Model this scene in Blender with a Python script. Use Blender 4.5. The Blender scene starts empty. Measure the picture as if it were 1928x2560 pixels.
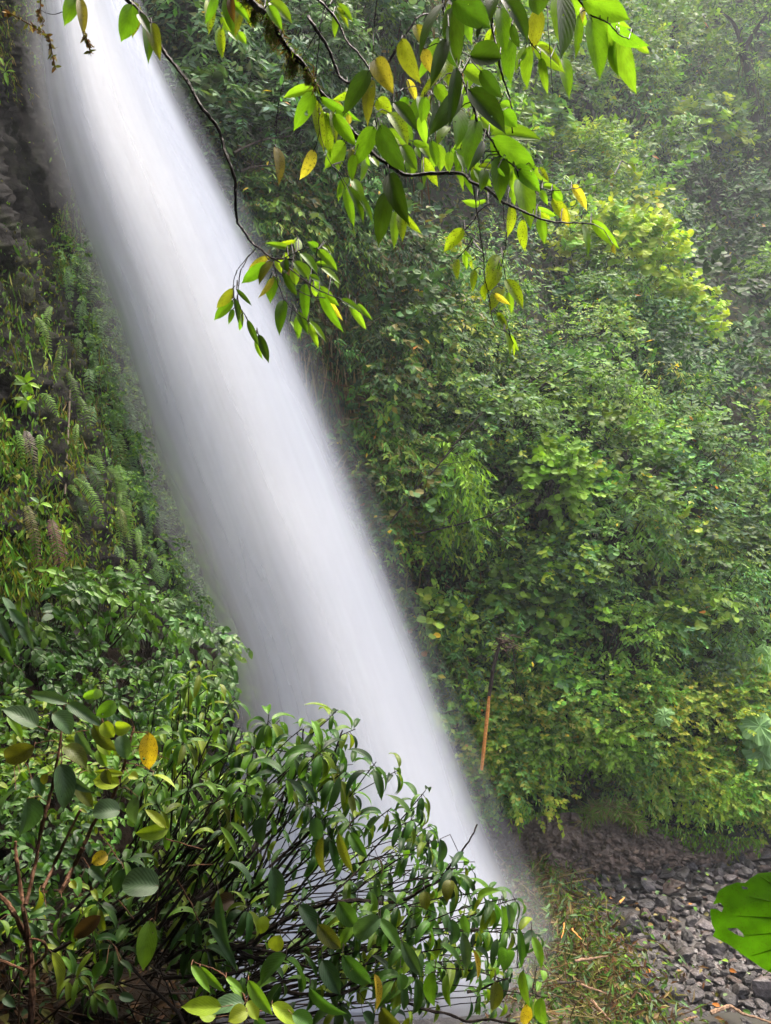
import bpy, math, random
import numpy as np
from mathutils import Vector
from mathutils.geometry import delaunay_2d_cdt

random.seed(7)
rng = np.random.default_rng(7)
scn = bpy.context.scene
COL = scn.collection

# ------------------------------------------------------------------ camera, sky, sun, exposure
F = 1971.0                      # focal length in pixels of a 1928 x 2560 picture
CAMZ = 9.0
cam_d = bpy.data.cameras.new('camera')
cam = bpy.data.objects.new('camera', cam_d)
COL.objects.link(cam)
cam.location = (0, 0, CAMZ)
cam.rotation_euler = (math.radians(90), 0, 0)
cam_d.sensor_fit = 'VERTICAL'
cam_d.sensor_height = 24
cam_d.lens = 24 * F / 2560
cam_d.clip_start = 0.05
cam_d.clip_end = 500
scn.camera = cam

SUN_ELEV, SUN_AZ = math.radians(66), math.radians(35)      # azimuth measured from +Y towards +X
world = bpy.data.worlds.new('World')
scn.world = world
world.use_nodes = True
wn = world.node_tree
bg = wn.nodes['Background']
sky = wn.nodes.new('ShaderNodeTexSky')
sky.sky_type = 'NISHITA'
sky.sun_disc = False
sky.sun_elevation = SUN_ELEV
sky.sun_rotation = SUN_AZ
sky.air_density = 0.8
sky.dust_density = 10.0
sky.ozone_density = 1.0
wn.links.new(sky.outputs[0], bg.inputs[0])
bg.inputs[1].default_value = 0.14

sd = bpy.data.lights.new('sun', 'SUN')
sd.energy = 1.2
sd.angle = math.radians(32)
sd.color = (1.0, 0.96, 0.87)
so = bpy.data.objects.new('sun', sd)
COL.objects.link(so)
so.location = (10, 10, 60)
dv = Vector((math.sin(SUN_AZ) * math.cos(SUN_ELEV), math.cos(SUN_AZ) * math.cos(SUN_ELEV), math.sin(SUN_ELEV)))
so.rotation_euler = dv.to_track_quat('Z', 'Y').to_euler()

scn.view_settings.view_transform = 'Standard'
scn.view_settings.look = 'None'
scn.view_settings.exposure = 2.3
scn.view_settings.gamma = 1.0
try:
    scn.cycles.transparent_max_bounces = 32
    scn.cycles.max_bounces = 8
    scn.cycles.volume_bounces = 1
except Exception:
    pass


# ------------------------------------------------------------------ helpers
def proj(px, py, d):
    """Point at distance d along the view axis seen at picture position px, py (1928 x 2560)."""
    px, py, d = np.broadcast_arrays(np.asarray(px, float), np.asarray(py, float), np.asarray(d, float))
    return np.stack([(px - 964) / F * d, d, CAMZ - (py - 1280) / F * d], -1)


def nrm(a):
    a = np.asarray(a, float)
    return a / np.maximum(np.linalg.norm(a, axis=-1, keepdims=True), 1e-9)


def zoomer(x0, y0, s):
    def tr(pts):
        return [(x0 + p[0] * s, y0 + p[1] * s) + ((x0 + p[2] * s, y0 + p[3] * s) + tuple(p[4:]) if len(p) > 5 else tuple(p[2:])) for p in pts]
    return tr


def vnoise3(p, seed=0):
    r = np.random.default_rng(seed)
    T = r.uniform(-1, 1, (32, 32, 32))
    i = np.floor(p).astype(int)
    f = p - i
    f = f * f * (3 - 2 * f)
    o = 0
    for a in (0, 1):
        for b in (0, 1):
            for c in (0, 1):
                w = (f[..., 0] if a else 1 - f[..., 0]) * (f[..., 1] if b else 1 - f[..., 1]) * (f[..., 2] if c else 1 - f[..., 2])
                o = o + w * T[(i[..., 0] + a) % 32, (i[..., 1] + b) % 32, (i[..., 2] + c) % 32]
    return o


def rocky(p, seed=0):
    """ledges and cracks: ridged noise, flattened into beds"""
    q = p * np.array([1.3, 1.3, .55])
    o = 0
    for k, (sc, am) in enumerate([(.9, .42), (2.2, .24), (5.0, .12), (11, .06), (23, .03)]):
        n = vnoise3(q * sc + 7 * k, seed + k)
        o = o + am * (1 - 2.2 * np.abs(n))
    return o


def vnoise(x, y, seed=0):
    """smooth 2D value noise in -1..1"""
    r = np.random.default_rng(seed)
    T = r.uniform(-1, 1, (64, 64))
    xi, yi = np.floor(x).astype(int), np.floor(y).astype(int)
    fx, fy = x - xi, y - yi
    fx, fy = fx * fx * (3 - 2 * fx), fy * fy * (3 - 2 * fy)
    a, b = T[xi % 64, yi % 64], T[(xi + 1) % 64, yi % 64]
    c, d = T[xi % 64, (yi + 1) % 64], T[(xi + 1) % 64, (yi + 1) % 64]
    return (a * (1 - fx) + b * fx) * (1 - fy) + (c * (1 - fx) + d * fx) * fy


def fbm(x, y, seed=0, octs=4):
    return sum(vnoise(x * 2 ** k + 17 * k, y * 2 ** k + 5 * k, seed + k) / 2 ** k for k in range(octs))


class MB:
    """collects shapes; build() links them as one mesh object"""

    def __init__(self):
        self.v, self.c, self.u, self.f, self.n = [], [], [], [], 0

    def add(self, V, Fc, col=(1, 1, 1, 0), uv=None):
        V = np.asarray(V, float).reshape(-1, 3)
        n = len(V)
        col = np.asarray(col, float)
        if col.ndim == 1:
            if len(col) == 3:
                col = np.append(col, 0)
            col = np.tile(col, (n, 1))
        self.v.append(V)
        self.c.append(col)
        self.u.append(np.zeros((n, 3)) if uv is None else np.asarray(uv, float).reshape(-1, 3))
        for a in ([Fc] if isinstance(Fc, np.ndarray) else Fc):
            self.f.append(np.asarray(a, int) + self.n)
        self.n += n

    def build(self, name, mat, parent=None, smooth=False, at=None):
        me = bpy.data.meshes.new(name)
        V = np.concatenate(self.v)
        if at is not None:
            V = V - np.asarray(at)
        me.vertices.add(len(V))
        me.vertices.foreach_set('co', V.astype(np.float32).ravel())
        li = np.concatenate([a.ravel() for a in self.f]).astype(np.int32)
        lt = np.concatenate([np.full(len(a), a.shape[1]) for a in self.f])
        ls = np.concatenate([[0], np.cumsum(lt)[:-1]]).astype(np.int32)
        me.loops.add(len(li))
        me.loops.foreach_set('vertex_index', li)
        me.polygons.add(len(ls))
        me.polygons.foreach_set('loop_start', ls)
        me.polygons.foreach_set('use_smooth', np.full(len(ls), smooth))
        a = me.attributes.new('Col', 'FLOAT_COLOR', 'POINT')
        a.data.foreach_set('color', np.concatenate(self.c).astype(np.float32).ravel())
        a = me.attributes.new('uvp', 'FLOAT_VECTOR', 'POINT')
        a.data.foreach_set('vector', np.concatenate(self.u).astype(np.float32).ravel())
        me.update(calc_edges=True)
        me.validate()
        me.materials.append(mat)
        o = bpy.data.objects.new(name, me)
        COL.objects.link(o)
        if parent is not None:
            o.parent = parent
        elif at is not None:
            o.location = at
        return o

    # ---- shapes
    def tube(self, pts, radii, col=(1, 1, 1), seg=6):
        P = np.asarray(pts, float)
        n = len(P)
        R = np.broadcast_to(np.asarray(radii, float), (n,))
        T = nrm(np.gradient(P, axis=0))
        ref = np.array([0.31, 0.2, 0.93])
        S = np.cross(T, ref)
        bad = np.linalg.norm(S, axis=1) < 0.15
        S[bad] = np.cross(T[bad], np.array([1.0, 0, 0]))
        S = nrm(S)
        B = np.cross(T, S)
        ang = np.linspace(0, 2 * math.pi, seg, endpoint=False)
        V = P[:, None] + R[:, None, None] * (np.cos(ang)[None, :, None] * S[:, None] + np.sin(ang)[None, :, None] * B[:, None])
        i = np.arange(n - 1)[:, None] * seg
        j = np.arange(seg)[None]
        k = (j + 1) % seg
        Q = np.stack([i + j, i + k, i + seg + k, i + seg + j], -1).reshape(-1, 4)
        uv = np.zeros((n, seg, 3))
        uv[:, :, 0] = np.linspace(0, 1, n)[:, None]
        uv[:, :, 1] = np.linspace(0, 1, seg)[None]
        caps = np.array([list(range(seg))[::-1], [(n - 1) * seg + q for q in range(seg)]])
        self.add(V, [Q, caps], col, uv)

    def leaves(self, P, D, N, L, W, col, bend=0.0, tpl='far', cup=0.12):
        """many leaves at once: base P, direction D, face normal N, length L, width W"""
        P, D = np.asarray(P, float), nrm(D)
        n = len(P)
        S = nrm(np.cross(D, N))
        N = np.cross(S, D)
        L = np.broadcast_to(np.asarray(L, float), (n,))
        W = np.broadcast_to(np.asarray(W, float), (n,))
        th = np.broadcast_to(np.asarray(bend, float), (n,)) + 1e-4
        a, b, w, faces = TPL[tpl]
        m = len(a)
        tv = th[:, None] * a[None]
        ax = np.sin(tv) / th[:, None]
        dn = -(1 - np.cos(tv)) / th[:, None]
        # local normal turns with the bend; edges lifted (cup) along it
        cu = cup * np.abs(b)[None] * w[None]
        nx, nn = np.sin(tv) * cu * W[:, None], np.cos(tv) * cu * W[:, None]
        V = (P[:, None] + (ax * L[:, None] + nx)[..., None] * D[:, None]
             + (dn * L[:, None] + nn)[..., None] * N[:, None]
             + (b * w * 0.5)[None, :, None] * W[:, None, None] * S[:, None])
        off = (np.arange(n) * m)[:, None, None]
        Fs = [(off + np.asarray(f)[None]).reshape(-1, np.asarray(f).shape[1]) for f in faces]
        col = np.asarray(col, float)
        if col.ndim == 1:
            col = np.tile(col, (n, 1))
        if col.shape[1] == 3:
            col = np.concatenate([col, np.zeros((n, 1))], 1)
        C = np.repeat(col, m, 0)
        uv = np.zeros((n, m, 3))
        uv[:, :, 0] = a
        uv[:, :, 1] = b
        uv[:, :, 2] = rng.random(n)[:, None]
        self.add(V, Fs, C, uv)


def grid_tpl(nv, nu, prof):
    v = np.linspace(0, 1, nv)
    b = np.linspace(-1, 1, nu)
    A, B = np.meshgrid(v, b, indexing='ij')
    Wd = np.repeat(prof(v)[:, None], nu, 1)
    i = np.arange(nv - 1)[:, None] * nu
    j = np.arange(nu - 1)[None]
    q = np.stack([i + j, i + j + 1, i + nu + j + 1, i + nu + j], -1).reshape(-1, 4)
    return A.ravel(), B.ravel(), Wd.ravel(), [q]


def prof_ovate(v):          # ovate with a drawn-out tip
    p = np.sin(np.pi * np.clip(v, 0, 1) ** 0.8) ** 0.75 * (1 - 0.25 * v)
    p = p * np.where(v > 0.8, (1 - v) / 0.2 * 0.75 + 0.25, 1)
    p = p / p.max()
    p[0], p[-1] = 0.03, 0.0
    return np.maximum(p, 0.0)


def prof_round(v):
    p = np.sqrt(np.clip(1 - (2 * (v * 0.98 + 0.01) - 1) ** 2, 0, 1))
    p = p * np.where(v > 0.75, 0.6 + 0.4 * (1 - v) / 0.25, 1)
    p = p / p.max()
    p[-1] = 0
    return p


def prof_lance(v):
    p = np.sin(np.pi * v ** 0.7) ** 1.1
    p = p / p.max()
    p[0], p[-1] = 0.04, 0
    return np.maximum(p, 0)


TPL = {
    'near': grid_tpl(13, 7, prof_ovate),
    'nround': grid_tpl(11, 7, prof_round),
    'nlance': grid_tpl(11, 5, prof_lance),
    'mid': grid_tpl(5, 3, prof_ovate),
    'far': (np.array([0, .45, .4, .45, 1.0]), np.array([0, 1, 0, -1, 0.0]), np.array([0, 1, 0, 1, 0.0]),
            [np.array([[0, 2, 1], [1, 2, 4], [4, 2, 3], [3, 2, 0]])]),
    'dia': (np.array([0, .42, .42, 1.0]), np.array([0, 1, -1, 0.0]), np.array([0, 1, 1, 0.0]),
            [np.array([[0, 3, 1], [0, 2, 3]])]),
    'disc': (np.array([0.0, .12, .55, .92, 1.0, .92, .55, .12]), np.array([0, .8, 1, .6, 0, -.6, -1, -.8]),
             np.ones(8), [np.array([[0, 1, 2, 3], [0, 3, 4, 5], [0, 5, 6, 7]])]),
}


def tag(o, label, cat=None, group=None, kind=None):
    o['label'] = label
    if cat:
        o['category'] = cat
    if group:
        o['group'] = group
    if kind:
        o['kind'] = kind
    return o


def empty(name, loc, label, cat, group=None):
    o = bpy.data.objects.new(name, None)
    COL.objects.link(o)
    o.location = tuple(np.asarray(loc, float))
    o.empty_display_size = 0.1
    return tag(o, label, cat, group)


# ------------------------------------------------------------------ materials
def nodes(name):
    m = bpy.data.materials.new(name)
    m.use_nodes = True
    nt = m.node_tree
    nt.nodes.clear()
    out = nt.nodes.new('ShaderNodeOutputMaterial')

    def N(t, **kw):
        n = nt.nodes.new('ShaderNode' + t)
        for k, v in kw.items():
            if k.startswith('i_'):
                n.inputs[k[2:].replace('_', ' ')].default_value = v
            elif k[0] == 'n' and k[1:].isdigit():
                n.inputs[int(k[1:])].default_value = v
            else:
                setattr(n, k, v)
        return n
    return m, nt, out, N, nt.links.new


def leaf_material(name, trans=0.35, rough=0.38, veins=0, nveins=8, spec=0.5, bump=0.3, holes=0):
    m, nt, out, N, Lk = nodes(name)
    at = N('Attribute', attribute_name='Col')
    col = at.outputs['Color']
    pr = N('BsdfPrincipled')
    pr.inputs['Roughness'].default_value = rough
    pr.inputs['Specular IOR Level'].default_value = spec
    if veins:
        uv = N('Attribute', attribute_name='uvp')
        sx = N('SeparateXYZ')
        Lk(uv.outputs['Vector'], sx.inputs[0])
        ab = N('Math', operation='ABSOLUTE')
        Lk(sx.outputs[1], ab.inputs[0])
        q = N('Math', operation='MULTIPLY_ADD')            # v - 0.4|b|
        Lk(ab.outputs[0], q.inputs[0]); q.inputs[1].default_value = -0.42
        Lk(sx.outputs[0], q.inputs[2])
        fr = N('Math', operation='MULTIPLY'); Lk(q.outputs[0], fr.inputs[0]); fr.inputs[1].default_value = nveins * 2 * math.pi
        sn = N('Math', operation='SINE'); Lk(fr.outputs[0], sn.inputs[0])
        pw = N('MapRange', interpolation_type='SMOOTHSTEP'); Lk(sn.outputs[0], pw.inputs[0])
        pw.inputs[1].default_value = 0.55; pw.inputs[2].default_value = 1.0
        mr = N('MapRange', interpolation_type='SMOOTHSTEP'); Lk(ab.outputs[0], mr.inputs[0])
        mr.inputs[1].default_value = 0.10; mr.inputs[2].default_value = 0.0
        mx = N('Math', operation='MAXIMUM'); Lk(pw.outputs[0], mx.inputs[0]); Lk(mr.outputs[0], mx.inputs[1])
        # blotches and spots of the leaf itself
        tc = N('TexCoord')
        n1 = N('TexNoise'); n1.inputs['Scale'].default_value = 30; n1.inputs['Detail'].default_value = 3
        Lk(tc.outputs['Object'], n1.inputs['Vector'])
        n2 = N('TexNoise'); n2.inputs['Scale'].default_value = 260; n2.inputs['Detail'].default_value = 2
        Lk(tc.outputs['Object'], n2.inputs['Vector'])
        hv = N('MapRange'); Lk(n1.outputs['Fac'], hv.inputs[0])
        hv.inputs[1].default_value = 0.3; hv.inputs[2].default_value = 0.7; hv.inputs[3].default_value = 0.72; hv.inputs[4].default_value = 1.25
        vm = N('VectorMath', operation='SCALE'); Lk(col, vm.inputs[0]); Lk(hv.outputs[0], vm.inputs['Scale'])
        vc = N('Mix', data_type='RGBA', blend_type='MIX')
        vf = N('Math', operation='MULTIPLY'); Lk(mx.outputs[0], vf.inputs[0]); vf.inputs[1].default_value = 0.13 * veins
        Lk(vf.outputs[0], vc.inputs['Factor']); Lk(vm.outputs[0], vc.inputs['A'])
        lt = N('VectorMath', operation='SCALE'); Lk(col, lt.inputs[0]); lt.inputs['Scale'].default_value = 1.8
        Lk(lt.outputs[0], vc.inputs['B'])
        sp = N('MapRange', interpolation_type='SMOOTHSTEP'); Lk(n2.outputs['Fac'], sp.inputs[0])
        sp.inputs[1].default_value = 0.58; sp.inputs[2].default_value = 0.66
        sf = N('Math', operation='MULTIPLY'); Lk(sp.outputs[0], sf.inputs[0]); Lk(at.outputs['Alpha'], sf.inputs[1])
        sc = N('Mix', data_type='RGBA'); Lk(sf.outputs[0], sc.inputs['Factor']); Lk(vc.outputs['Result'], sc.inputs['A'])
        sc.inputs['B'].default_value = (0.035, 0.025, 0.008, 1)
        col = sc.outputs['Result']
        bp = N('Bump'); bp.inputs['Strength'].default_value = bump; bp.inputs['Distance'].default_value = 0.004
        inv = N('Math', operation='MULTIPLY_ADD'); Lk(sn.outputs[0], inv.inputs[0]); inv.inputs[1].default_value = -0.5
        Lk(n1.outputs['Fac'], inv.inputs[2])
        Lk(inv.outputs[0], bp.inputs['Height']); Lk(bp.outputs[0], pr.inputs['Normal'])
    Lk(col, pr.inputs['Base Color'])
    tr = N('BsdfTranslucent')
    hs = N('Mix', data_type='RGBA', blend_type='MULTIPLY')
    hs.inputs['Factor'].default_value = 1.0
    Lk(col, hs.inputs['A'])
    hs.inputs['B'].default_value = (1.7, 1.75, 0.7, 1)
    Lk(hs.outputs['Result'], tr.inputs['Color'])
    ms = N('MixShader')
    ms.inputs[0].default_value = trans
    Lk(pr.outputs[0], ms.inputs[1]); Lk(tr.outputs[0], ms.inputs[2])
    if holes:
        n3 = N('TexNoise'); n3.inputs['Scale'].default_value = holes; n3.inputs['Detail'].default_value = 2
        Lk(tc.outputs['Object'], n3.inputs['Vector'])
        hm = N('Math', operation='GREATER_THAN'); Lk(n3.outputs['Fac'], hm.inputs[0]); hm.inputs[1].default_value = .735
        tp = N('BsdfTransparent')
        m2 = N('MixShader'); Lk(hm.outputs[0], m2.inputs[0]); Lk(ms.outputs[0], m2.inputs[1]); Lk(tp.outputs[0], m2.inputs[2])
        ms = m2
    Lk(ms.outputs[0], out.inputs[0])
    return m


M_LEAF = leaf_material('hill_leaf', 0.26, 0.55, spec=.13)
M_WETLEAF = leaf_material('wet_leaf', 0.32, 0.46, 1, 9, spec=0.27, holes=38, bump=.16)
M_OVER = leaf_material('thin_leaf', 0.44, 0.5, 1, 7, spec=0.3, holes=48, bump=.12)
M_BIGLEAF = leaf_material('broad_leaf', 0.4, 0.55, .1, 5, spec=0.2, bump=.05)


def rock_material(name, c1, c2, c3, scale=3.0, rough=0.45, bump=0.6, green=None, dist=0.05, spec=0.5):
    m, nt, out, N, Lk = nodes(name)
    tc = N('TexCoord')
    n1 = N('TexNoise'); n1.inputs['Scale'].default_value = scale; n1.inputs['Detail'].default_value = 8; n1.inputs['Roughness'].default_value = 0.65
    n2 = N('TexNoise'); n2.inputs['Scale'].default_value = scale * 6; n2.inputs['Detail'].default_value = 6
    for n in (n1, n2):
        Lk(tc.outputs['Object'], n.inputs['Vector'])
    rp = N('ValToRGB')
    e = rp.color_ramp.elements
    e[0].position, e[0].color = 0.32, (*c1, 1)
    e[1].position, e[1].color = 0.72, (*c3, 1)
    k = e.new(0.5); k.color = (*c2, 1)
    Lk(n1.outputs['Fac'], rp.inputs[0])
    at = N('Attribute', attribute_name='Col')
    mu = N('Mix', data_type='RGBA', blend_type='MULTIPLY'); mu.inputs['Factor'].default_value = 1
    Lk(rp.outputs[0], mu.inputs['A']); Lk(at.outputs['Color'], mu.inputs['B'])
    col = mu.outputs['Result']
    if green:
        n3 = N('TexNoise'); n3.inputs['Scale'].default_value = scale * 0.7; n3.inputs['Detail'].default_value = 7
        n3.inputs['Roughness'].default_value = 0.7
        Lk(tc.outputs['Object'], n3.inputs['Vector'])
        g = N('MapRange', interpolation_type='SMOOTHSTEP'); Lk(n3.outputs['Fac'], g.inputs[0])
        g.inputs[1].default_value = 0.47; g.inputs[2].default_value = 0.6
        gm = N('Math', operation='MULTIPLY'); Lk(g.outputs[0], gm.inputs[0]); Lk(at.outputs['Alpha'], gm.inputs[1])
        mg = N('Mix', data_type='RGBA'); Lk(gm.outputs[0], mg.inputs['Factor']); Lk(col, mg.inputs['A'])
        mg.inputs['B'].default_value = (*green, 1)
        col = mg.outputs['Result']
    pr = N('BsdfPrincipled')
    pr.inputs['Specular IOR Level'].default_value = spec
    Lk(col, pr.inputs['Base Color'])
    rr = N('MapRange'); Lk(n2.outputs['Fac'], rr.inputs[0]); rr.inputs[3].default_value = rough - 0.15; rr.inputs[4].default_value = rough + 0.25
    Lk(rr.outputs[0], pr.inputs['Roughness'])
    ad = N('Math', operation='MULTIPLY_ADD'); Lk(n2.outputs['Fac'], ad.inputs[0]); ad.inputs[1].default_value = 0.35; Lk(n1.outputs['Fac'], ad.inputs[2])
    bp = N('Bump'); bp.inputs['Strength'].default_value = bump; bp.inputs['Distance'].default_value = dist
    Lk(ad.outputs[0], bp.inputs['Height']); Lk(bp.outputs[0], pr.inputs['Normal'])
    Lk(pr.outputs[0], out.inputs[0])
    return m


M_CLIFF = rock_material('wet_cliff_rock', (.0015, .0015, .0015), (.004, .0036, .0035), (.012, .011, .011), 5.0, 0.75, 0.8, green=(.010, .013, .004), dist=.04, spec=.05)
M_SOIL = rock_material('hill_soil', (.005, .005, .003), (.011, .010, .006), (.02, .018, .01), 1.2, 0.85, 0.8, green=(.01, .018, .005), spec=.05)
M_BANK = rock_material('bank_earth', (.06, .04, .028), (.14, .098, .07), (.25, .185, .135), 2.6, 0.6, 1.0, dist=.12)
M_BED = rock_material('river_bed', (.012, .010, .009), (.03, .026, .023), (.06, .054, .05), 2.5, 0.55, 0.9)
M_ROCK = rock_material('river_stone', (.016, .0135, .012), (.038, .032, .029), (.10, .09, .086), 3.5, 0.33, 0.7)
M_LITTER = rock_material('leaf_litter', (.003, .0025, .002), (.006, .0045, .003), (.014, .009, .006), 9, 0.9, 1.0, spec=.03)  # near-black base colour carries the shade of the lower left ground


def bark_material(name, c1, c2, scale=30, rough=0.6):
    m, nt, out, N, Lk = nodes(name)
    tc = N('TexCoord')
    n1 = N('TexNoise'); n1.inputs['Scale'].default_value = scale; n1.inputs['Detail'].default_value = 6
    Lk(tc.outputs['Object'], n1.inputs['Vector'])
    rp = N('ValToRGB')
    e = rp.color_ramp.elements
    e[0].position, e[0].color = 0.35, (*c1, 1)
    e[1].position, e[1].color = 0.7, (*c2, 1)
    Lk(n1.outputs['Fac'], rp.inputs[0])
    at = N('Attribute', attribute_name='Col')
    mu = N('Mix', data_type='RGBA', blend_type='MULTIPLY'); mu.inputs['Factor'].default_value = 1
    Lk(rp.outputs[0], mu.inputs['A']); Lk(at.outputs['Color'], mu.inputs['B'])
    pr = N('BsdfPrincipled')
    pr.inputs['Roughness'].default_value = rough
    pr.inputs['Specular IOR Level'].default_value = .06
    Lk(mu.outputs['Result'], pr.inputs['Base Color'])
    bp = N('Bump'); bp.inputs['Strength'].default_value = 0.6; bp.inputs['Distance'].default_value = 0.01
    Lk(n1.outputs['Fac'], bp.inputs['Height']); Lk(bp.outputs[0], pr.inputs['Normal'])
    Lk(pr.outputs[0], out.inputs[0])
    return m


M_DARKBARK = bark_material('dark_bark', (.008, .006, .005), (.03, .022, .018), 60, 0.5)
M_BARK = bark_material('bark', (.02, .016, .012), (.07, .055, .042), 14)
M_REDBARK = bark_material('reddish_bark', (.05, .025, .014), (.16, .085, .05), 60)
M_RAWWOOD = bark_material('split_wood', (.55, .2, .045), (.85, .4, .12), 22)
M_DRYWOOD = bark_material('dry_twig', (.12, .075, .045), (.34, .22, .14), 20)
M_STRAND = leaf_material('moss', 0.2, 0.8, spec=0.1)


# ------------------------------------------------------------------ terrain as depth tables, smoothed
class Sheet:
    def __init__(self, xs, ys, table, smooth=6, n=180):
        self.xs, self.ys = np.array(xs, float), np.array(ys, float)
        T = np.array(table, float)
        self.gx = np.linspace(xs[0], xs[-1], n)
        self.gy = np.linspace(ys[0], ys[-1], n)
        A = np.stack([np.interp(self.gx, self.xs, r) for r in T])
        G = np.stack([np.interp(self.gy, self.ys, A[:, j]) for j in range(n)], 1)
        for _ in range(smooth):
            p = np.pad(G, 1, mode='edge')
            G = (p[:-2, 1:-1] + p[2:, 1:-1] + p[1:-1, :-2] + p[1:-1, 2:] + 2 * G) / 6
        self.G = G

    def d(self, px, py):
        px, py = np.broadcast_arrays(np.asarray(px, float), np.asarray(py, float))
        n = len(self.gx)
        fx = np.clip((px - self.gx[0]) / (self.gx[-1] - self.gx[0]) * (n - 1), 0, n - 1.001)
        fy = np.clip((py - self.gy[0]) / (self.gy[-1] - self.gy[0]) * (n - 1), 0, n - 1.001)
        i, j = fx.astype(int), fy.astype(int)
        a, b = fx - i, fy - j
        G = self.G
        return (G[j, i] * (1 - a) + G[j, i + 1] * a) * (1 - b) + (G[j + 1, i] * (1 - a) + G[j + 1, i + 1] * a) * b

    def pos(self, px, py, off=0.0):
        return proj(px, py, self.d(px, py) + off)

    def normal(self, px, py):
        px, py = np.asarray(px, float), np.asarray(py, float)
        a = self.pos(px + 30, py) - self.pos(px - 30, py)
        b = self.pos(px, py - 30) - self.pos(px, py + 30)
        return nrm(np.cross(a, b))

    def mesh(self, x0, x1, y0, y1, nx, ny, bump=None, col=None, clip=None, rock=0):
        mb = MB()
        X, Y = np.meshgrid(np.linspace(x0, x1, nx), np.linspace(y0, y1, ny))
        if clip is not None:
            X = x0 + (X - x0) / (x1 - x0) * (clip(Y) - x0)
        dd = self.d(X, Y)
        if bump is not None:
            dd = dd + bump(X, Y)
        V = proj(X, Y, dd)
        if rock:
            nn = nrm(np.cross(np.gradient(V, axis=1), np.gradient(V, axis=0)))
            nn = np.where((nn @ np.array([.7, -.7, .1]) < 0)[..., None], -nn, nn)
            V = V + nn * ((rocky(V, 400) - .42) * rock)[..., None]
            self.surf = V.reshape(-1, 3)
            self.nn = nn.reshape(-1, 3)
        V = V.reshape(-1, 3)
        i = np.arange(ny - 1)[:, None] * nx
        j = np.arange(nx - 1)[None]
        q = np.stack([i + j, i + nx + j, i + nx + j + 1, i + j + 1], -1).reshape(-1, 4)
        c = np.ones((len(V), 4)) if col is None else col(X, Y).reshape(-1, 4)
        mb.add(V, q, c)
        return mb


HX = [400, 560, 700, 900, 1100, 1300, 1500, 1700, 1928, 2300, 3000]
HY = [-1400, -700, 0, 300, 600, 900, 1200, 1500, 1800, 2050, 2160, 2320, 2800]
HT = [
    [19, 20, 22, 26, 34, 46, 56, 62, 66, 66, 60],
    [18, 18.6, 20.5, 24, 31, 42, 50, 54, 56, 55, 50],
    [17.5, 18, 19.6, 22, 27.5, 36, 42, 46, 48, 47, 42],
    [17.2, 17.6, 19.2, 21, 25, 31, 36.5, 40, 42, 41, 36],
    [17, 17.3, 19, 20.3, 22, 24, 28, 36, 38, 37, 32],
    [17, 17.3, 18.8, 20, 21, 22, 23.5, 27, 33.5, 33, 29],
    [17, 17.2, 18.7, 19.8, 20.8, 21.4, 22.4, 24.4, 28, 28, 26],
    [17, 17.2, 18.6, 19.6, 20.3, 20.8, 21.4, 22.8, 24.6, 25, 24],
    [17, 17.1, 18.2, 19.2, 19.8, 20, 20.4, 21.2, 22.6, 23, 22],
    [17.8, 18, 18.8, 19.8, 20.4, 20.5, 20.7, 21.3, 22.6, 23, 22],
    [19, 19.2, 20, 21, 21.4, 21.5, 21.7, 22.2, 23.4, 23.6, 22.6],
    [20, 20.2, 21, 22, 22.4, 22.5, 22.7, 23.2, 24.3, 24.5, 23.5],
    [20, 20.2, 21, 22, 22.4, 22.5, 22.7, 23.2, 24.3, 24.5, 23.5]]
HT = np.array(HT, float)
FARK = np.interp(HX, [900, 1300, 1700], [0, .35, .75])[None] * np.interp(HY, [300, 700, 1000], [1, .8, 0])[:, None]
HILL = Sheet(HX, HY, HT * (1 + FARK), 5)


def hill_bump(X, Y):
    return 0.35 + 0.15 * fbm(X / 90, Y / 90, 3) + 0.05 * fbm(X / 25, Y / 25, 8)


def hill_col(X, Y):
    c = np.ones(X.shape + (4,))
    return c


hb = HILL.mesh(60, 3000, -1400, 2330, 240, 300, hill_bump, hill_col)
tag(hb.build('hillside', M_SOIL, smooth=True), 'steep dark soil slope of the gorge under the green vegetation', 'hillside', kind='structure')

# left cliff: wet rock face running back behind the falling water
CX = [-900, -300, 0, 150, 300, 450, 600, 760]
CY = [-900, 0, 200, 560, 900, 1300, 1600, 1900]
CT = [
    [5.2, 6.2, 7.4, 9.2, 13.5, 15.0, 16.5, 18],
    [5.0, 6.0, 7.2, 9.0, 13.5, 15.0, 16.5, 18],
    [5.0, 6.0, 7.1, 8.8, 13.0, 15.0, 16.5, 18],
    [4.9, 5.9, 7.0, 8.2, 11.5, 14.8, 16.5, 18],
    [4.8, 5.8, 6.9, 7.8, 10.0, 14.0, 16.5, 18],
    [4.7, 5.7, 6.8, 7.4, 8.8, 11.5, 15.5, 18],
    [4.6, 5.6, 6.6, 7.2, 8.3, 10.0, 13.0, 18],
    [4.6, 5.6, 6.5, 7.0, 8.0, 9.2, 12.0, 18]]
CLIFF = Sheet(CX, CY, CT, 4)


def cliff_d(px, py):
    px, py = np.broadcast_arrays(np.asarray(px, float), np.asarray(py, float))
    return np.interp(px - WEDGE(py), [-1000, -450, -300, -180, -90, -40, 0, 200], [4.2, 6.0, 7.2, 9.4, 12.8, 14.6, 15.8, 17])


def WEDGE(py):
    return np.interp(py, [-900, 0, 266, 532, 740, 995, 1203, 1423, 1643, 1900], [-60, 95, 115, 190, 262, 332, 398, 476, 560, 640])


CLIFF.d = cliff_d


def cliff_bump(X, Y):
    ledge = 0.22 * fbm(X / 60, Y / 150, 21) + 0.10 * fbm(X / 22, Y / 45, 31) + 0.05 * fbm(X / 8, Y / 12, 41)
    return ledge * np.interp(X, [0, 300], [1, 1.4])


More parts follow.
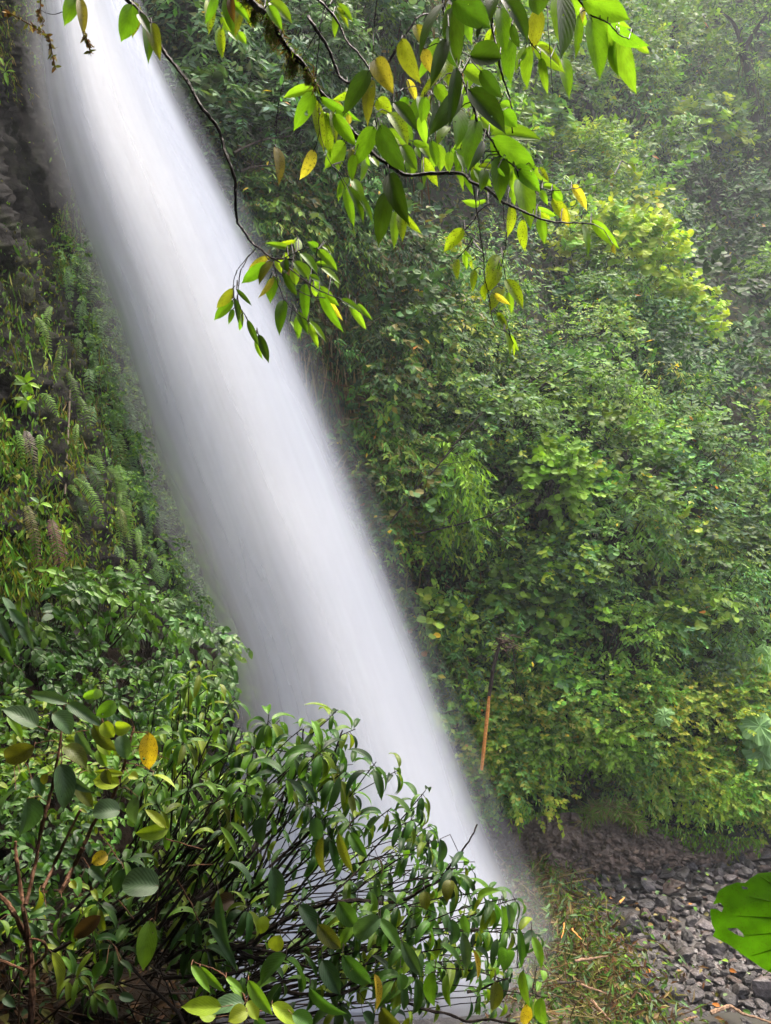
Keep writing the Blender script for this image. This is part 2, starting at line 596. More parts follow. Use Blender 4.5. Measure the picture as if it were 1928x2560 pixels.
def cliff_col(X, Y):
    c = np.ones(X.shape + (4,))
    g = np.interp(Y, [-900, 0, 120, 240, 500, 640, 1900], [.9, .9, .6, .15, .3, 1.2, 1.2])
    c[..., 3] = np.clip(g + 0.4 * fbm(X / 70, Y / 90, 51), 0, 1)
    return c




def cliff_edge(Y):
    return np.interp(Y, [-900, 0, 532, 995, 1423, 1900], [60, 240, 400, 560, 720, 800])


tag(CLIFF.mesh(-900, 760, -900, 1900, 330, 560, None, cliff_col, cliff_edge, .5).build('rock_cliff', M_CLIFF, smooth=True),
    'dark wet mossy rock cliff at the left of the waterfall', 'cliff', kind='structure')

# added unseen rock past the viewer's left shoulder and overhead, shading the foreground
mb = MB()
nu_, nv_ = 46, 30
uu_, vv_ = np.meshgrid(np.linspace(0, 1, nu_), np.linspace(0, 1, nv_))
path = catmull_w = np.array([[-6.5, 8.5], [-5.2, 5.0], [-4.2, 2.2], [-3.4, -.5], [-1.2, -2.6], [2.2, -3.6], [6.5, -4.2]])
tx_ = np.linspace(0, 1, len(path))
bx = np.interp(uu_, tx_, path[:, 0]); by = np.interp(uu_, tx_, path[:, 1])
zz = 4 + vv_ * 15
lean = np.interp(vv_, [0, .35, .6, 1], [0, 0, .8, 2.9])
inx, iny = np.interp(uu_, [0, .5, 1], [1, .8, .1]), np.interp(uu_, [0, .4, .7, 1], [-.2, .4, 1, 1])
nz_ = .35 * fbm(uu_ * 14, vv_ * 9, 141) + .15 * fbm(uu_ * 40, vv_ * 26, 143)
V = np.stack([bx + inx * (lean + nz_), by + iny * (lean + nz_), zz], -1).reshape(-1, 3)
i = np.arange(nv_ - 1)[:, None] * nu_
j = np.arange(nu_ - 1)[None]
mb.add(V, np.stack([i + j, i + j + 1, i + nu_ + j + 1, i + nu_ + j], -1).reshape(-1, 4), (1, 1, 1, .6))
tag(mb.build('sky_blocker_rock', M_CLIFF, smooth=True), 'unseen rock wall and roof added beside and above the viewpoint to block sky light', 'cliff', kind='structure')

SV = CLIFF.surf
SPX, SPY = 964 + SV[:, 0] / SV[:, 1] * F, 1280 - (SV[:, 2] - CAMZ) / SV[:, 1] * F


def cliff_surf(px, py):
    """distance of the rock as built at a picture position"""
    o = []
    for x, y in zip(np.atleast_1d(px), np.atleast_1d(py)):
        k = (np.abs(SPX - x) < 9) & (np.abs(SPY - y) < 9)
        o.append(SV[k, 1].min() if k.any() else float(cliff_d(x, y)))
    return np.array(o)


# riverbed
mb = MB()
gx = np.linspace(-100, 100, 201)
gy = np.concatenate([np.linspace(4, 12, 12, endpoint=False), np.linspace(12, 24, 110, endpoint=False), np.linspace(24, 120, 30)])
X, Y = np.meshgrid(gx, gy)
Zb = 0.045 * fbm(X * 0.9, Y * 0.9, 61) + 0.03 * fbm(X * 3, Y * 3, 63)
V = np.stack([X, Y, Zb], -1).reshape(-1, 3)
i = np.arange(len(gy) - 1)[:, None] * len(gx)
j = np.arange(len(gx) - 1)[None]
mb.add(V, np.stack([i + j, i + j + 1, i + len(gx) + j + 1, i + len(gx) + j], -1).reshape(-1, 4))
tag(mb.build('riverbed', M_BED, smooth=True), 'dark stony riverbed at the foot of the gorge', 'riverbed', kind='structure')


def on_bed(px, py, z=0.0):
    px, py = np.asarray(px, float), np.asarray(py, float)
    return proj(px, py, (CAMZ - z) * F / (py - 1280))


# eroded earth bank below the greenery
mb = MB()
nx, ny = 150, 34
U, Vv = np.meshgrid(np.linspace(1060, 2060, nx), np.linspace(0, 1, ny))
top = np.interp(U, [1060, 1150, 1300, 1420, 1520, 1620, 1750, 2060], [2010, 2030, 2050, 2030, 2040, 2060, 2090, 2130])
bot = np.interp(U, [1060, 1200, 1400, 1600, 1750, 1900, 2060], [2230, 2190, 2205, 2195, 2170, 2150, 2150])
PY = top + (bot - top) * Vv
dep = (CAMZ + 0.05) * F / (bot - 1280)                      # foot stands on the bed
D0 = dep + 0.55 * (1 - Vv) ** 1.5 + 0.12 * fbm(U / 30, Vv * 5, 71) + 0.09 * fbm(U / 10, Vv * 14, 73)
q = (np.arange(ny - 1)[:, None] * nx)
j = np.arange(nx - 1)[None]
mb.add(proj(U, PY, D0).reshape(-1, 3), np.stack([q + j, q + nx + j, q + nx + j + 1, q + j + 1], -1).reshape(-1, 4))
tag(mb.build('earth_bank', M_BANK, smooth=False), 'bare dark eroded earth bank under the overhanging greenery', 'bank', kind='structure')

# near ledge at the lower left on which the foreground shrubs root
LX = [-900, -200, 0, 300, 480, 600]
LY = [1560, 1700, 1900, 2100, 2300, 2560, 3000, 3600]
LT = [
    [5.2, 6.0, 6.6, 7.8, 9.6, 11.5],
    [4.6, 5.2, 5.8, 6.6, 8.4, 10.5],
    [3.9, 4.4, 4.9, 5.6, 7.0, 9.0],
    [3.3, 3.8, 4.3, 4.9, 5.8, 7.6],
    [2.9, 3.4, 3.8, 4.3, 4.8, 6.4],
    [2.4, 2.8, 3.1, 3.5, 3.9, 5.0],
    [1.7, 2.0, 2.2, 2.5, 2.8, 3.4],
    [1.3, 1.5, 1.6, 1.8, 2.0, 2.4]]
LEDGE = Sheet(LX, LY, LT, 3)
mb = LEDGE.mesh(-900, 540, 1620, 3600, 90, 120, lambda X, Y: 0.12 * fbm(X / 60, Y / 60, 81) + 0.04 * fbm(X / 14, Y / 14, 83) + np.where(X > 420, (X - 420) / 120 * 1.2, 0))
tag(mb.build('slope', M_LITTER, smooth=True), 'litter covered slope in the lower left corner, shade put into its colour', 'slope', kind='structure')

# ------------------------------------------------------------------ water
WROWS = [  # picture row, left edge, right edge, distance
    (-900, -60, 60, 11.6), (-400, 30, 200, 12.2), (0, 92, 322, 12.7), (133, 98, 378, 12.9), (266, 110, 440, 13.1), (400, 150, 508, 13.3), (532, 184, 582, 13.5),
    (740, 262, 680, 13.7), (995, 332, 792, 13.9), (1203, 398, 876, 14.0), (1423, 476, 960, 14.2), (1643, 560, 1045, 14.3),
    (1875, 600, 1130, 14.4), (2071, 610, 1200, 14.5), (2250, 570, 1275, 14.5), (2400, 510, 1318, 14.5), (2560, 430, 1350, 14.5), (2900, 300, 1400, 14.4)]
WR = np.array(WROWS, float)


def water_material():
    m, nt, out, N, Lk = nodes('falling_water')
    uv = N('Attribute', attribute_name='uvp')
    sx = N('SeparateXYZ'); Lk(uv.outputs['Vector'], sx.inputs[0])
    at = N('Attribute', attribute_name='Col')
    sc = N('SeparateColor'); Lk(at.outputs['Color'], sc.inputs[0])     # r: strength, g: seed, b: edge softness
    cb = N('CombineXYZ')
    m1 = N('Math', operation='MULTIPLY'); Lk(sx.outputs[0], m1.inputs[0]); m1.inputs[1].default_value = 2.6
    m2 = N('Math', operation='MULTIPLY'); Lk(sx.outputs[1], m2.inputs[0]); m2.inputs[1].default_value = 0.07
    Lk(m1.outputs[0], cb.inputs[0]); Lk(m2.outputs[0], cb.inputs[1])
    m3 = N('Math', operation='MULTIPLY'); Lk(sc.outputs[1], m3.inputs[0]); m3.inputs[1].default_value = 37.0
    Lk(m3.outputs[0], cb.inputs[2])
    n1 = N('TexNoise'); n1.inputs['Scale'].default_value = 1.0; n1.inputs['Detail'].default_value = 3.6; n1.inputs['Roughness'].default_value = 0.4
    Lk(cb.outputs[0], n1.inputs['Vector'])
    st = N('MapRange', interpolation_type='SMOOTHSTEP'); Lk(n1.outputs['Fac'], st.inputs[0])
    st.inputs[1].default_value = 0.28; st.inputs[2].default_value = 0.72; st.inputs[3].default_value = 0.25; st.inputs[4].default_value = 1.0
    # z of uvp: 0 at the rim, 1 in the middle of this sheet; wobble the rim by the streaks
    e0 = N('Math', operation='MULTIPLY_ADD'); Lk(n1.outputs['Fac'], e0.inputs[0]); e0.inputs[1].default_value = 0.5; e0.inputs[2].default_value = -0.25
    e1 = N('Math', operation='ADD'); Lk(e0.outputs[0], e1.inputs[0]); Lk(sx.outputs[2], e1.inputs[1])
    ed = N('MapRange', interpolation_type='SMOOTHERSTEP'); Lk(e1.outputs[0], ed.inputs[0])
    ed.inputs[1].default_value = 0.0; Lk(sc.outputs[2], ed.inputs[2])
    e2 = N('MapRange', interpolation_type='SMOOTHERSTEP'); Lk(sx.outputs[2], e2.inputs[0]); e2.inputs[2].default_value = 0.25
    a1 = N('Math', operation='MULTIPLY'); Lk(ed.outputs[0], a1.inputs[0]); Lk(sc.outputs[0], a1.inputs[1])
    a3 = N('Math', operation='MULTIPLY'); Lk(a1.outputs[0], a3.inputs[0]); Lk(e2.outputs[0], a3.inputs[1])
    a2 = N('Math', operation='MULTIPLY', use_clamp=True); Lk(a3.outputs[0], a2.inputs[0]); Lk(st.outputs[0], a2.inputs[1])
    df = N('BsdfDiffuse'); df.inputs['Color'].default_value = (0.835, 0.86, 0.90, 1)
    tl = N('BsdfTranslucent'); tl.inputs['Color'].default_value = (0.835, 0.86, 0.90, 1)
    bp = N('Bump'); bp.inputs['Strength'].default_value = 0.16; bp.inputs['Distance'].default_value = 0.2
    Lk(n1.outputs['Fac'], bp.inputs['Height']); Lk(bp.outputs[0], df.inputs['Normal'])
    mx = N('MixShader'); mx.inputs[0].default_value = 0.4
    Lk(df.outputs[0], mx.inputs[1]); Lk(tl.outputs[0], mx.inputs[2])
    tp = N('BsdfTransparent')
    ms = N('MixShader'); Lk(a2.outputs[0], ms.inputs[0]); Lk(tp.outputs[0], ms.inputs[1]); Lk(mx.outputs[0], ms.inputs[2])
    Lk(ms.outputs[0], out.inputs[0])
    return m


M_WATER = water_material()
mb = MB()
ys = np.linspace(-900, 2900, 90)
le = np.interp(ys, WR[:, 0], WR[:, 1]); ri = np.interp(ys, WR[:, 0], WR[:, 2]); de = np.interp(ys, WR[:, 0], WR[:, 3])
ker = np.array([1, 2, 3, 2, 1]) / 9
sm = lambda a: np.convolve(np.pad(a, 2, mode='edge'), ker, 'valid')
le, ri, de = sm(le), sm(ri), sm(de)
nu = 25
SHEETS = [  # u from, u to, distance offset, strength, softness
    (-1.12, 1.16, 0.00, 1.0, 0.6), (-1.0, 1.12, 0.35, 1.2, 0.7), (-.9, 1.16, -0.35, 1.0, 0.75), (-.7, 1.1, 0.6, 1.7, 0.6),
    (-1.35, 0.3, 0.25, 0.45, 0.9), (-1.6, -0.1, 0.5, 0.28, 1.0), (0.2, 1.35, 0.2, 0.6, 0.9), (-0.3, 1.1, -0.6, 0.8, 0.9), (-1.25, 1.3, 0.8, 0.5, 0.9)]
for k, (u0, u1, off, stg, soft) in enumerate(SHEETS):
    uu = np.linspace(u0, u1, nu)
    PXs = (le[:, None] + ri[:, None]) / 2 + (ri - le)[:, None] / 2 * uu[None]
    bul = np.where(uu < 0, .12, .45) * uu ** 2
    V = proj(PXs, ys[:, None] + 0 * PXs, (de[:, None] + bul[None] + off))
    z = 1 - np.abs(np.linspace(-1, 1, nu))
    uv = np.zeros(V.shape)
    uv[..., 0] = uu[None]
    uv[..., 1] = (ys / 140)[:, None]
    uv[..., 2] = z[None]
    i = np.arange(len(ys) - 1)[:, None] * nu
    j = np.arange(nu - 1)[None]
    mb.add(V, np.stack([i + j, i + nu + j, i + nu + j + 1, i + j + 1], -1).reshape(-1, 4), (stg, k * 0.13, soft, 1), uv)
tag(mb.build('waterfall', M_WATER, smooth=True), 'tall white waterfall leaping diagonally across the gorge', 'waterfall', kind='structure')

# ------------------------------------------------------------------ foliage generators
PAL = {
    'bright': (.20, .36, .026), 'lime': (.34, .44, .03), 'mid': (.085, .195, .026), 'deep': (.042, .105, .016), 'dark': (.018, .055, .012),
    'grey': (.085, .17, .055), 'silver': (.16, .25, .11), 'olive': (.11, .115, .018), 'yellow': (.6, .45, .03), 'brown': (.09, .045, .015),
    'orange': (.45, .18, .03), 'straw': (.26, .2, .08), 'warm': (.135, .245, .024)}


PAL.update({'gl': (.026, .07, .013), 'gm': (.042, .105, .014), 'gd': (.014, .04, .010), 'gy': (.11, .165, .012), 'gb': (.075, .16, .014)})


def tint(names, n, jit=0.25):
    base = np.array([PAL[k] for k in names])[rng.integers(0, len(names), n)]
    c = base * rng.uniform(1 - jit, 1 + jit, (n, 1)) * rng.uniform(0.9, 1.1, (n, 3))
    return np.clip(c, 0, 1)


def spray_leaves(C, out, r, ntw, nl, L, ratio=.48, droop=.5, faceout=1.0, up=.5):
    """twigs scattered through a dome round C facing `out`; returns leaf arrays and twig lines"""
    out = nrm(out)
    dirs = nrm(rng.normal(size=(ntw, 3)) + 1.15 * out)
    rad = rng.uniform(.45, 1.0, (ntw, 1)) ** .6
    base = C + dirs * rad * np.asarray(r) * rng.uniform(.8, 1.12, (ntw, 1))
    tdir = nrm(dirs + rng.normal(size=(ntw, 3)) * .45 + np.array([0, 0, .15]) - np.array([0, 0, droop]) * .6)
    tl = L * nl * .32
    k = np.tile(np.arange(nl), ntw)
    ti = np.repeat(np.arange(ntw), nl)
    side = np.where(k % 2 == 0, 1.0, -1.0)[:, None]
    f = (k + .5)[:, None] / nl
    S = nrm(np.cross(tdir, np.array([0, 0, 1.0]) + rng.normal(size=(ntw, 3)) * .25))[ti]
    T = tdir[ti]
    P = base[ti] + T * tl * f + np.array([0, 0, -.35]) * droop * tl * f ** 2
    D = T * rng.uniform(.35, .9, (len(P), 1)) + S * side * rng.uniform(.6, 1.1, (len(P), 1)) - np.array([0, 0, 1.0]) * droop * rng.uniform(.3, 1.2, (len(P), 1)) + rng.normal(size=P.shape) * .2
    Nn = nrm(np.array([0, 0, 1.0]) * up + out * .45 + np.array([0, -.75, 0]) * faceout + rng.normal(size=P.shape) * .42)
    Ls = L * rng.uniform(.7, 1.2, len(P))
    return P, nrm(D), Nn, Ls, Ls * ratio * rng.uniform(.85, 1.15, len(P)), base, base + tdir * tl, ti


# foliage that nobody could count, all over the slope
def zone(px, py):
    """palette for a clump at a place on the slope"""
    r = rng.random()
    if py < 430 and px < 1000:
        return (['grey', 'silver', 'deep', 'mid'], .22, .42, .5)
    if px < 1010 and py < 1080:
        return ((['olive', 'deep', 'dark', 'mid'] if r < .6 else ['mid', 'warm', 'deep']), .2, .26, 1.3)
    if px < 1080 and py < 1750:
        return ((['mid', 'olive', 'deep'] if r < .6 else ['warm', 'bright', 'mid']), .17, .4, .9)
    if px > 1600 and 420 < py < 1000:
        return (['deep', 'dark', 'dark', 'grey'], .24, .5, .4)  # dark palette puts the shade of the hollow into the leaf colour
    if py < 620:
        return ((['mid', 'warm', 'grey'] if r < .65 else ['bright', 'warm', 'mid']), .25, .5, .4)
    if py > 1720:
        return ((['bright', 'warm', 'mid'] if r < .6 else ['bright', 'lime', 'warm']), .13, .55, .4)
    if px > 1450 and py < 1750:
        return ((['mid', 'grey', 'warm'] if r < .7 else ['bright', 'mid']), .17, .42, .6)
    return ((['mid', 'deep', 'warm'] if r < .6 else ['mid', 'grey', 'bright']), .16, .46, .6)


mass = MB()
stems = MB()
NCL = 1300
cnt = 0
while cnt < NCL:
    px, py = rng.uniform(470, 2350), rng.uniform(-350, 2120)
    if px > 1928 and rng.random() < .6 or py < 0 and rng.random() < .6:
        continue
    wall = np.interp(py, WR[:, 0], WR[:, 2])
    if px < wall - 60:
        continue
    lip = np.interp(px, [1060, 1200, 1330, 1420, 1560, 1700, 1928, 2300], [2080, 2050, 2000, 1965, 2000, 2050, 2085, 2085])
    d = float(HILL.d(px, py))
    C = HILL.pos(px, py)
    n = HILL.normal(px, py)
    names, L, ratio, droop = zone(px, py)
    kindr = rng.random()
    tplk = 'dia'
    if py > 1720 and kindr < .3:
        L, ratio, tplk = L * 1.1, .65, 'far'
    elif kindr < .2:
        L, ratio, tplk, droop = L * 1.2, .55, 'far', droop * .8
    elif kindr < .3:
        L, ratio, tplk, droop = L * 1.1, .85, 'disc', .3
    elif kindr < .42:
        L, ratio, droop = L * 1.2, .26, 1.5
    vary = rng.uniform(.55, 1.5) if py < 1720 else rng.uniform(.85, 1.7)
    hues = np.array([rng.uniform(.8, 1.2), 1, rng.uniform(.7, 1.6)])
    L *= (d / 24) ** .75 if d > 24 else 1
    r = rng.uniform(.5, 1.35) * (d / 22)
    if py + r * F / d * .6 > lip:
        continue
    # gaps: skip clumps where the slope shows dark between the bushes
    if fbm(np.array(px / 130), np.array(py / 110), 91, 3) < -.3 and py < 1750:
        continue
    if 1630 < px < 1900 and 420 + (px - 1630) * .3 < py < 980 and rng.random() < .6:
        continue
    cnt += 1
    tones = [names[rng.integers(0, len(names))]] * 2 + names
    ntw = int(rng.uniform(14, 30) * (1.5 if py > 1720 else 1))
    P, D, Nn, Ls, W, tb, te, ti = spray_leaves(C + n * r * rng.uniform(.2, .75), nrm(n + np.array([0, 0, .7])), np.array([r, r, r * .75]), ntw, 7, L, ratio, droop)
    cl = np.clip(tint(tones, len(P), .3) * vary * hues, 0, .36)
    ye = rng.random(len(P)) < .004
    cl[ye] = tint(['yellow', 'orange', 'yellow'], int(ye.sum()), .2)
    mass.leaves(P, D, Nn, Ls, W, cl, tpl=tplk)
n = 80000  # backing leaves, colour darkened to stand for shade in the gaps between bushes
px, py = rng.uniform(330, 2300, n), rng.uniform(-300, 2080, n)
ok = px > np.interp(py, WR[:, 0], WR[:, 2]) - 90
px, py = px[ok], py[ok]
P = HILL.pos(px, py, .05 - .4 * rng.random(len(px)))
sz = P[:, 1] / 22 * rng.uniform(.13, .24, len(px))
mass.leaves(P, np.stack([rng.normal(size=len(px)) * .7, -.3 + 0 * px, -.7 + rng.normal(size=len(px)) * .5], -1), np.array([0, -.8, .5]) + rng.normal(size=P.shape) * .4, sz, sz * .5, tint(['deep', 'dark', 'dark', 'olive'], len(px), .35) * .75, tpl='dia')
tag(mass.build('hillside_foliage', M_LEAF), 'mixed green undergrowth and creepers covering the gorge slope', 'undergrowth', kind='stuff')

# hanging roots and dry strands on the wall right of the water
def strands(region, n, lo, hi, wid, names, sheet, off=-.25, sway=.12):
    mb = MB()
    x0, y0, x1, y1 = region
    px, py = rng.uniform(x0, x1, n), rng.uniform(y0, y1, n)
    P = sheet.pos(px, py, off + rng.uniform(-.15, .15, n))
    D = nrm(np.stack([rng.normal(size=n) * sway, rng.normal(size=n) * sway, -np.ones(n)], -1))
    Nn = nrm(np.stack([rng.normal(size=n) * .6, -np.ones(n), rng.normal(size=n) * .3], -1))
    mb.leaves(P, D, Nn, rng.uniform(lo, hi, n), wid * rng.uniform(.6, 1.4, n), tint(names, n, .35), bend=rng.normal(size=n) * .3, tpl='mid')
    return mb


mb = strands((600, 400, 1010, 1050), 2600, .35, 1.3, .045, ['olive', 'brown', 'straw', 'deep', 'dark', 'olive'], HILL)
tag(mb.build('hanging_roots', M_STRAND), 'dry hanging roots and strands on the wall beside the waterfall', 'hanging roots', kind='stuff')


mb = MB()
for k in range(170):
    y = rng.uniform(560, 1900)
    x = np.interp(y, WR[:, 0], WR[:, 2]) + np.abs(rng.normal()) * 120 + 15
    n = 9
    st = np.cumsum(rng.normal(size=(n, 2)) * np.array([9, 6]) + np.array([rng.normal() * 7, rng.uniform(4, 20)]), 0)
    P = HILL.pos(x + st[:, 0], y + st[:, 1], -.7 - .5 * rng.random())
    mb.tube(P, np.linspace(.016, .007, n) * rng.uniform(.6, 1.3), np.array(PAL[['brown', 'straw', 'brown', 'olive'][k % 4]]) * rng.uniform(.4, 1.1), 4)
tag(mb.build('dead_vines', M_STRAND), 'tangle of dry vines and dead twigs on the wall right of the waterfall', 'vines', kind='stuff')


def bush(name, label, cat, c, r, out, names, L, ratio, droop, ntw, nl=7, mat=None, tpl='far', group=None, root=None, stem_r=.02, bend=.3, jit=.25):
    c = np.asarray(c, float)
    root = c - nrm(out) * np.max(r) * .8 - np.array([0, 0, np.max(r) * .5]) if root is None else np.asarray(root, float)
    e = empty(name, root, label, cat, group)
    mb = MB()
    P, D, Nn, Ls, W, tb, te, ti = spray_leaves(c, out, r, ntw, nl, L, ratio, droop)
    cols = tint(names, ntw, jit)[ti] * rng.uniform(.8, 1.2, (len(P), 1))
    mb.leaves(P, D, Nn, Ls, W, cols, bend=bend * rng.uniform(.3, 1.6, len(P)), tpl=tpl)
    mb.build('foliage', mat or M_LEAF, e, at=root)
    sb = MB()
    for k in range(0, ntw, max(1, ntw // 26)):
        mid = (root + tb[k]) / 2 + rng.normal(size=3) * np.max(r) * .12
        t = np.linspace(0, 1, 6)[:, None]
        pts = root * (1 - t) ** 2 + 2 * mid * t * (1 - t) + tb[k] * t ** 2
        sb.tube(np.vstack([pts, te[k][None]]), np.linspace(stem_r, stem_r * .2, 7), (1, 1, 1), 5)
    sb.build('stems', M_BARK, e, at=root)
    return e


# bushes and small trees one can tell apart on the slope: label, px, py, half width, half height, palette, leaf, ratio, droop, twigs, shape, nearer by
SLOPE = [
    ('yellow green bush with large round leaves on the crest of the near slope', 1500, 700, 220, 160, ['lime', 'lime', 'bright'], .27, .95, .2, 300, 'disc', 2.6),
    ('bright round-leaved bush at the right end of the crest beside the dark gap', 1685, 850, 120, 120, ['lime', 'bright', 'lime'], .25, .95, .2, 170, 'disc', 2.2),
    ('pale round-leaved bush standing alone against the hazy far slope', 1735, 370, 110, 95, ['bright', 'lime', 'silver'], .55, .95, .2, 130, 'disc', 3.0),
    ('round-leaved bush with bright clumps in the middle of the slope', 1385, 1225, 90, 110, ['bright', 'warm', 'bright'], .17, .9, .3, 130, 'disc', .9),
    ('vivid green bush of narrow drooping leaves right of the waterfall', 1125, 1245, 95, 150, ['bright', 'bright', 'mid'], .22, .3, 1.6, 120, 'dia', .9),
    ('glossy grey green bush at the top beside the dark rock of the waterfall', 760, 130, 170, 120, ['silver', 'grey', 'mid'], .23, .42, .7, 150, 'far', .7),
    ('fresh green bush hanging down at the top behind the twigs', 915, 60, 90, 90, ['bright', 'warm', 'silver'], .22, .36, 1.0, 70, 'far', .9),
    ('dark grey green bush spreading under the top bush near the mossy branch', 700, 290, 130, 90, ['grey', 'deep', 'grey'], .21, .38, .8, 100, 'far', .6),
    ('yellowish bush below the tip of the large hanging leaves', 1420, 420, 170, 100, ['lime', 'bright', 'warm'], .34, .5, .4, 190, 'far', 2.4),
    ('small-leaved mid green bush under the yellowish bush of the far slope', 1400, 545, 170, 80, ['mid', 'warm', 'grey'], .26, .48, .5, 90, 'far', .9),
    ('broad layered bush on the right slope below the dark gap', 1700, 1130, 170, 110, ['grey', 'mid', 'silver'], .22, .5, .5, 130, 'far', .9),
    ('layered pale bush at the right edge beside the dark gap', 1870, 1260, 120, 130, ['grey', 'warm', 'mid'], .23, .42, .7, 110, 'far', .9),
    ('drooping small-leaved bush right of the middle of the slope', 1560, 1330, 160, 100, ['mid', 'grey', 'warm'], .2, .36, .9, 120, 'far', .8),
    ('wide bush of drooping sprays on the right slope above the broad leaves', 1760, 1560, 170, 120, ['mid', 'warm', 'grey'], .19, .4, .8, 150, 'far', .8),
    ('yellow green spray bush left of the wide drooping bush', 1560, 1600, 130, 90, ['bright', 'warm', 'mid'], .18, .42, .7, 100, 'far', .7),
    ('leafy bush at the foot of the bare dark branch on the slope', 1270, 1060, 130, 90, ['mid', 'warm', 'silver'], .2, .42, .6, 100, 'far', .9),
    ('mid green bush under the crest with drooping tips', 1480, 1010, 150, 90, ['warm', 'mid', 'bright'], .2, .4, .7, 110, 'far', .9),
    ('round-leaved creeper patch above the broken trunk', 1290, 1520, 130, 90, ['mid', 'deep', 'warm'], .2, .9, .3, 80, 'disc', .5),
    ('bright low bush overhanging the bare earth bank on the right', 1700, 1985, 190, 55, ['lime', 'bright', 'bright'], .14, .6, .5, 200, 'far', .6),
    ('dense bright bush above the left part of the earth bank', 1480, 1865, 150, 75, ['bright', 'warm', 'bright'], .14, .6, .5, 180, 'far', .5),
    ('dense small-leaved bush right of the broken trunk foot', 1310, 1860, 110, 90, ['bright', 'mid', 'warm'], .14, .55, .5, 140, 'far', .5),
    ('green bush at the right edge above the stones', 1860, 1985, 110, 70, ['mid', 'bright', 'warm'], .15, .5, .6, 120, 'far', .6),
    ('pale loose bush in the hazy top right corner', 1740, 70, 150, 90, ['bright', 'silver', 'warm'], .42, .6, .4, 90, 'far', 2.0),
    ('yellow green bush at the top behind the right-hand hanging leaves', 1560, 190, 120, 120, ['lime', 'bright', 'warm'], .42, .6, .4, 140, 'far', 3.0),
    ('bright round-leaved bush cut by the right edge below the mossy trunk', 1905, 720, 60, 80, ['bright', 'warm'], .36, .9, .3, 50, 'disc', 1.2),
    ('wilted pale bush clinging to the wall right of the water', 965, 1010, 90, 110, ['silver', 'warm', 'olive'], .18, .5, 1.0, 70, 'far', .5),
    ('trampled olive bush at the water edge below the broken trunk', 1160, 1990, 90, 80, ['olive', 'warm', 'straw'], .16, .35, 1.0, 110, 'far', .4),
]
for lab, px, py, hw, hh, names, L, ratio, droop, ntw, tpl, nearer in SLOPE:
    d = float(HILL.d(px, py)) - nearer * 1.1 - .2
    n = HILL.normal(np.array(px), np.array(py))
    r = np.array([hw / F * d, nearer * 1.0, hh / F * d])
    bush('slope_bush', lab, 'bush', proj(px, py, d), r, nrm(n + np.array([0, -.3, .7])), names, L, ratio, droop, int(ntw * 1.3), 7, tpl=tpl,
         group='bushes on the gorge slope', stem_r=.03)

# misty bushes and undergrowth on the near left slope below the ferns
LEFT = [
    ('dark glossy bush below the hanging ferns on the left cliff', 100, 1520, 6.3, 120, 75, ['gm', 'gl', 'gb'], .095, .5, .9, 70),
    ('glossy light green bush on the left under the brown fern fronds', 250, 1500, 7.0, 130, 70, ['gb', 'gm', 'gm'], .095, .48, .9, 80),
    ('small-leaved bush at the left of the waterfall under the ferns', 370, 1560, 7.8, 110, 80, ['gm', 'gb', 'grey'], .095, .48, .9, 90),
    ('pale misty bush close to the left edge of the falling water', 500, 1660, 9.4, 90, 100, ['grey', 'silver', 'gm'], .12, .45, .8, 90),
    ('dim bush veiled by spray behind the foreground stems', 420, 1760, 7.4, 130, 90, ['grey', 'gm', 'gl'], .11, .45, .9, 100),
    ('leafy bush with bare dark twigs at the left edge', 60, 1640, 6.0, 110, 60, ['gl', 'gm'], .09, .5, .9, 40),
    ('bright undergrowth plant seen between the stems on the left', 130, 1960, 5.0, 150, 90, ['gb', 'gy', 'gm'], .08, .42, .6, 90),
    ('yellow green undergrowth plant behind the leaning stems', 330, 1960, 5.4, 120, 110, ['gy', 'gb', 'gm'], .08, .42, .6, 80),
    ('low fine-leaved plant at the left edge behind the broad leaves', 60, 1860, 5.2, 120, 70, ['gy', 'gb', 'gm'], .05, .5, .6, 70),
    ('green plant in front of the white water behind the stems', 520, 2060, 6.0, 100, 110, ['gb', 'gm', 'gy'], .09, .42, .7, 60),
    ('light plant low on the slope among the dark stems', 250, 2200, 4.6, 130, 60, ['gm', 'gb', 'gl'], .07, .42, .7, 40),
]
for lab, px, py, d, hw, hh, names, L, ratio, droop, ntw in LEFT:
    ntw = int(ntw * .6)
    bush('slope_shrub', lab, 'shrub', proj(px, py, d), np.array([hw / F * d, .5, hh / F * d]), np.array([.2, -.6, .7]), names, L, ratio, droop, ntw, 7,
         mat=M_WETLEAF, tpl='mid', group='shrubs on the near left slope', stem_r=.008, bend=.7)


# ------------------------------------------------------------------ ferns, moss and small plants on the cliff
def frond(mb, base, tip, width, col, col2=None, npair=22, sag=.1):
    base, tip = np.asarray(base, float), np.asarray(tip, float)
    Lc = np.linalg.norm(tip - base)
    t = np.linspace(0, 1, npair)
    out = np.array([.35, -.9, .25])
    pts = base + (tip - base) * t[:, None] + out * (sag * Lc * np.sin(np.pi * np.clip(t * .95, 0, 1)))[:, None] + np.array([0, 0, .12 * Lc]) * np.sin(np.pi * t)[:, None]
    T = nrm(np.gradient(pts, axis=0))
    S = nrm(np.cross(T, out + rng.normal(size=3) * .15))
    N = np.cross(S, T)
    mb.tube(pts, np.linspace(.004, .0012, npair), np.asarray(col) * .6, 4)
    w = width * np.sin(np.pi * (t * .86 + .1)) ** .6
    c = np.asarray(col)[None] * (1 - t[:, None]) + np.asarray(col if col2 is None else col2)[None] * t[:, None]
    for s in (1, -1):
        D = nrm(S * s + T * .45 - np.array([0, 0, .12]) + rng.normal(size=S.shape) * .07)
        mb.leaves(pts, D, N + rng.normal(size=S.shape) * .2, w * rng.uniform(.85, 1.1, npair), np.full(npair, Lc / npair * .56), c * rng.uniform(.8, 1.2, (npair, 1)), bend=.35, tpl='mid')


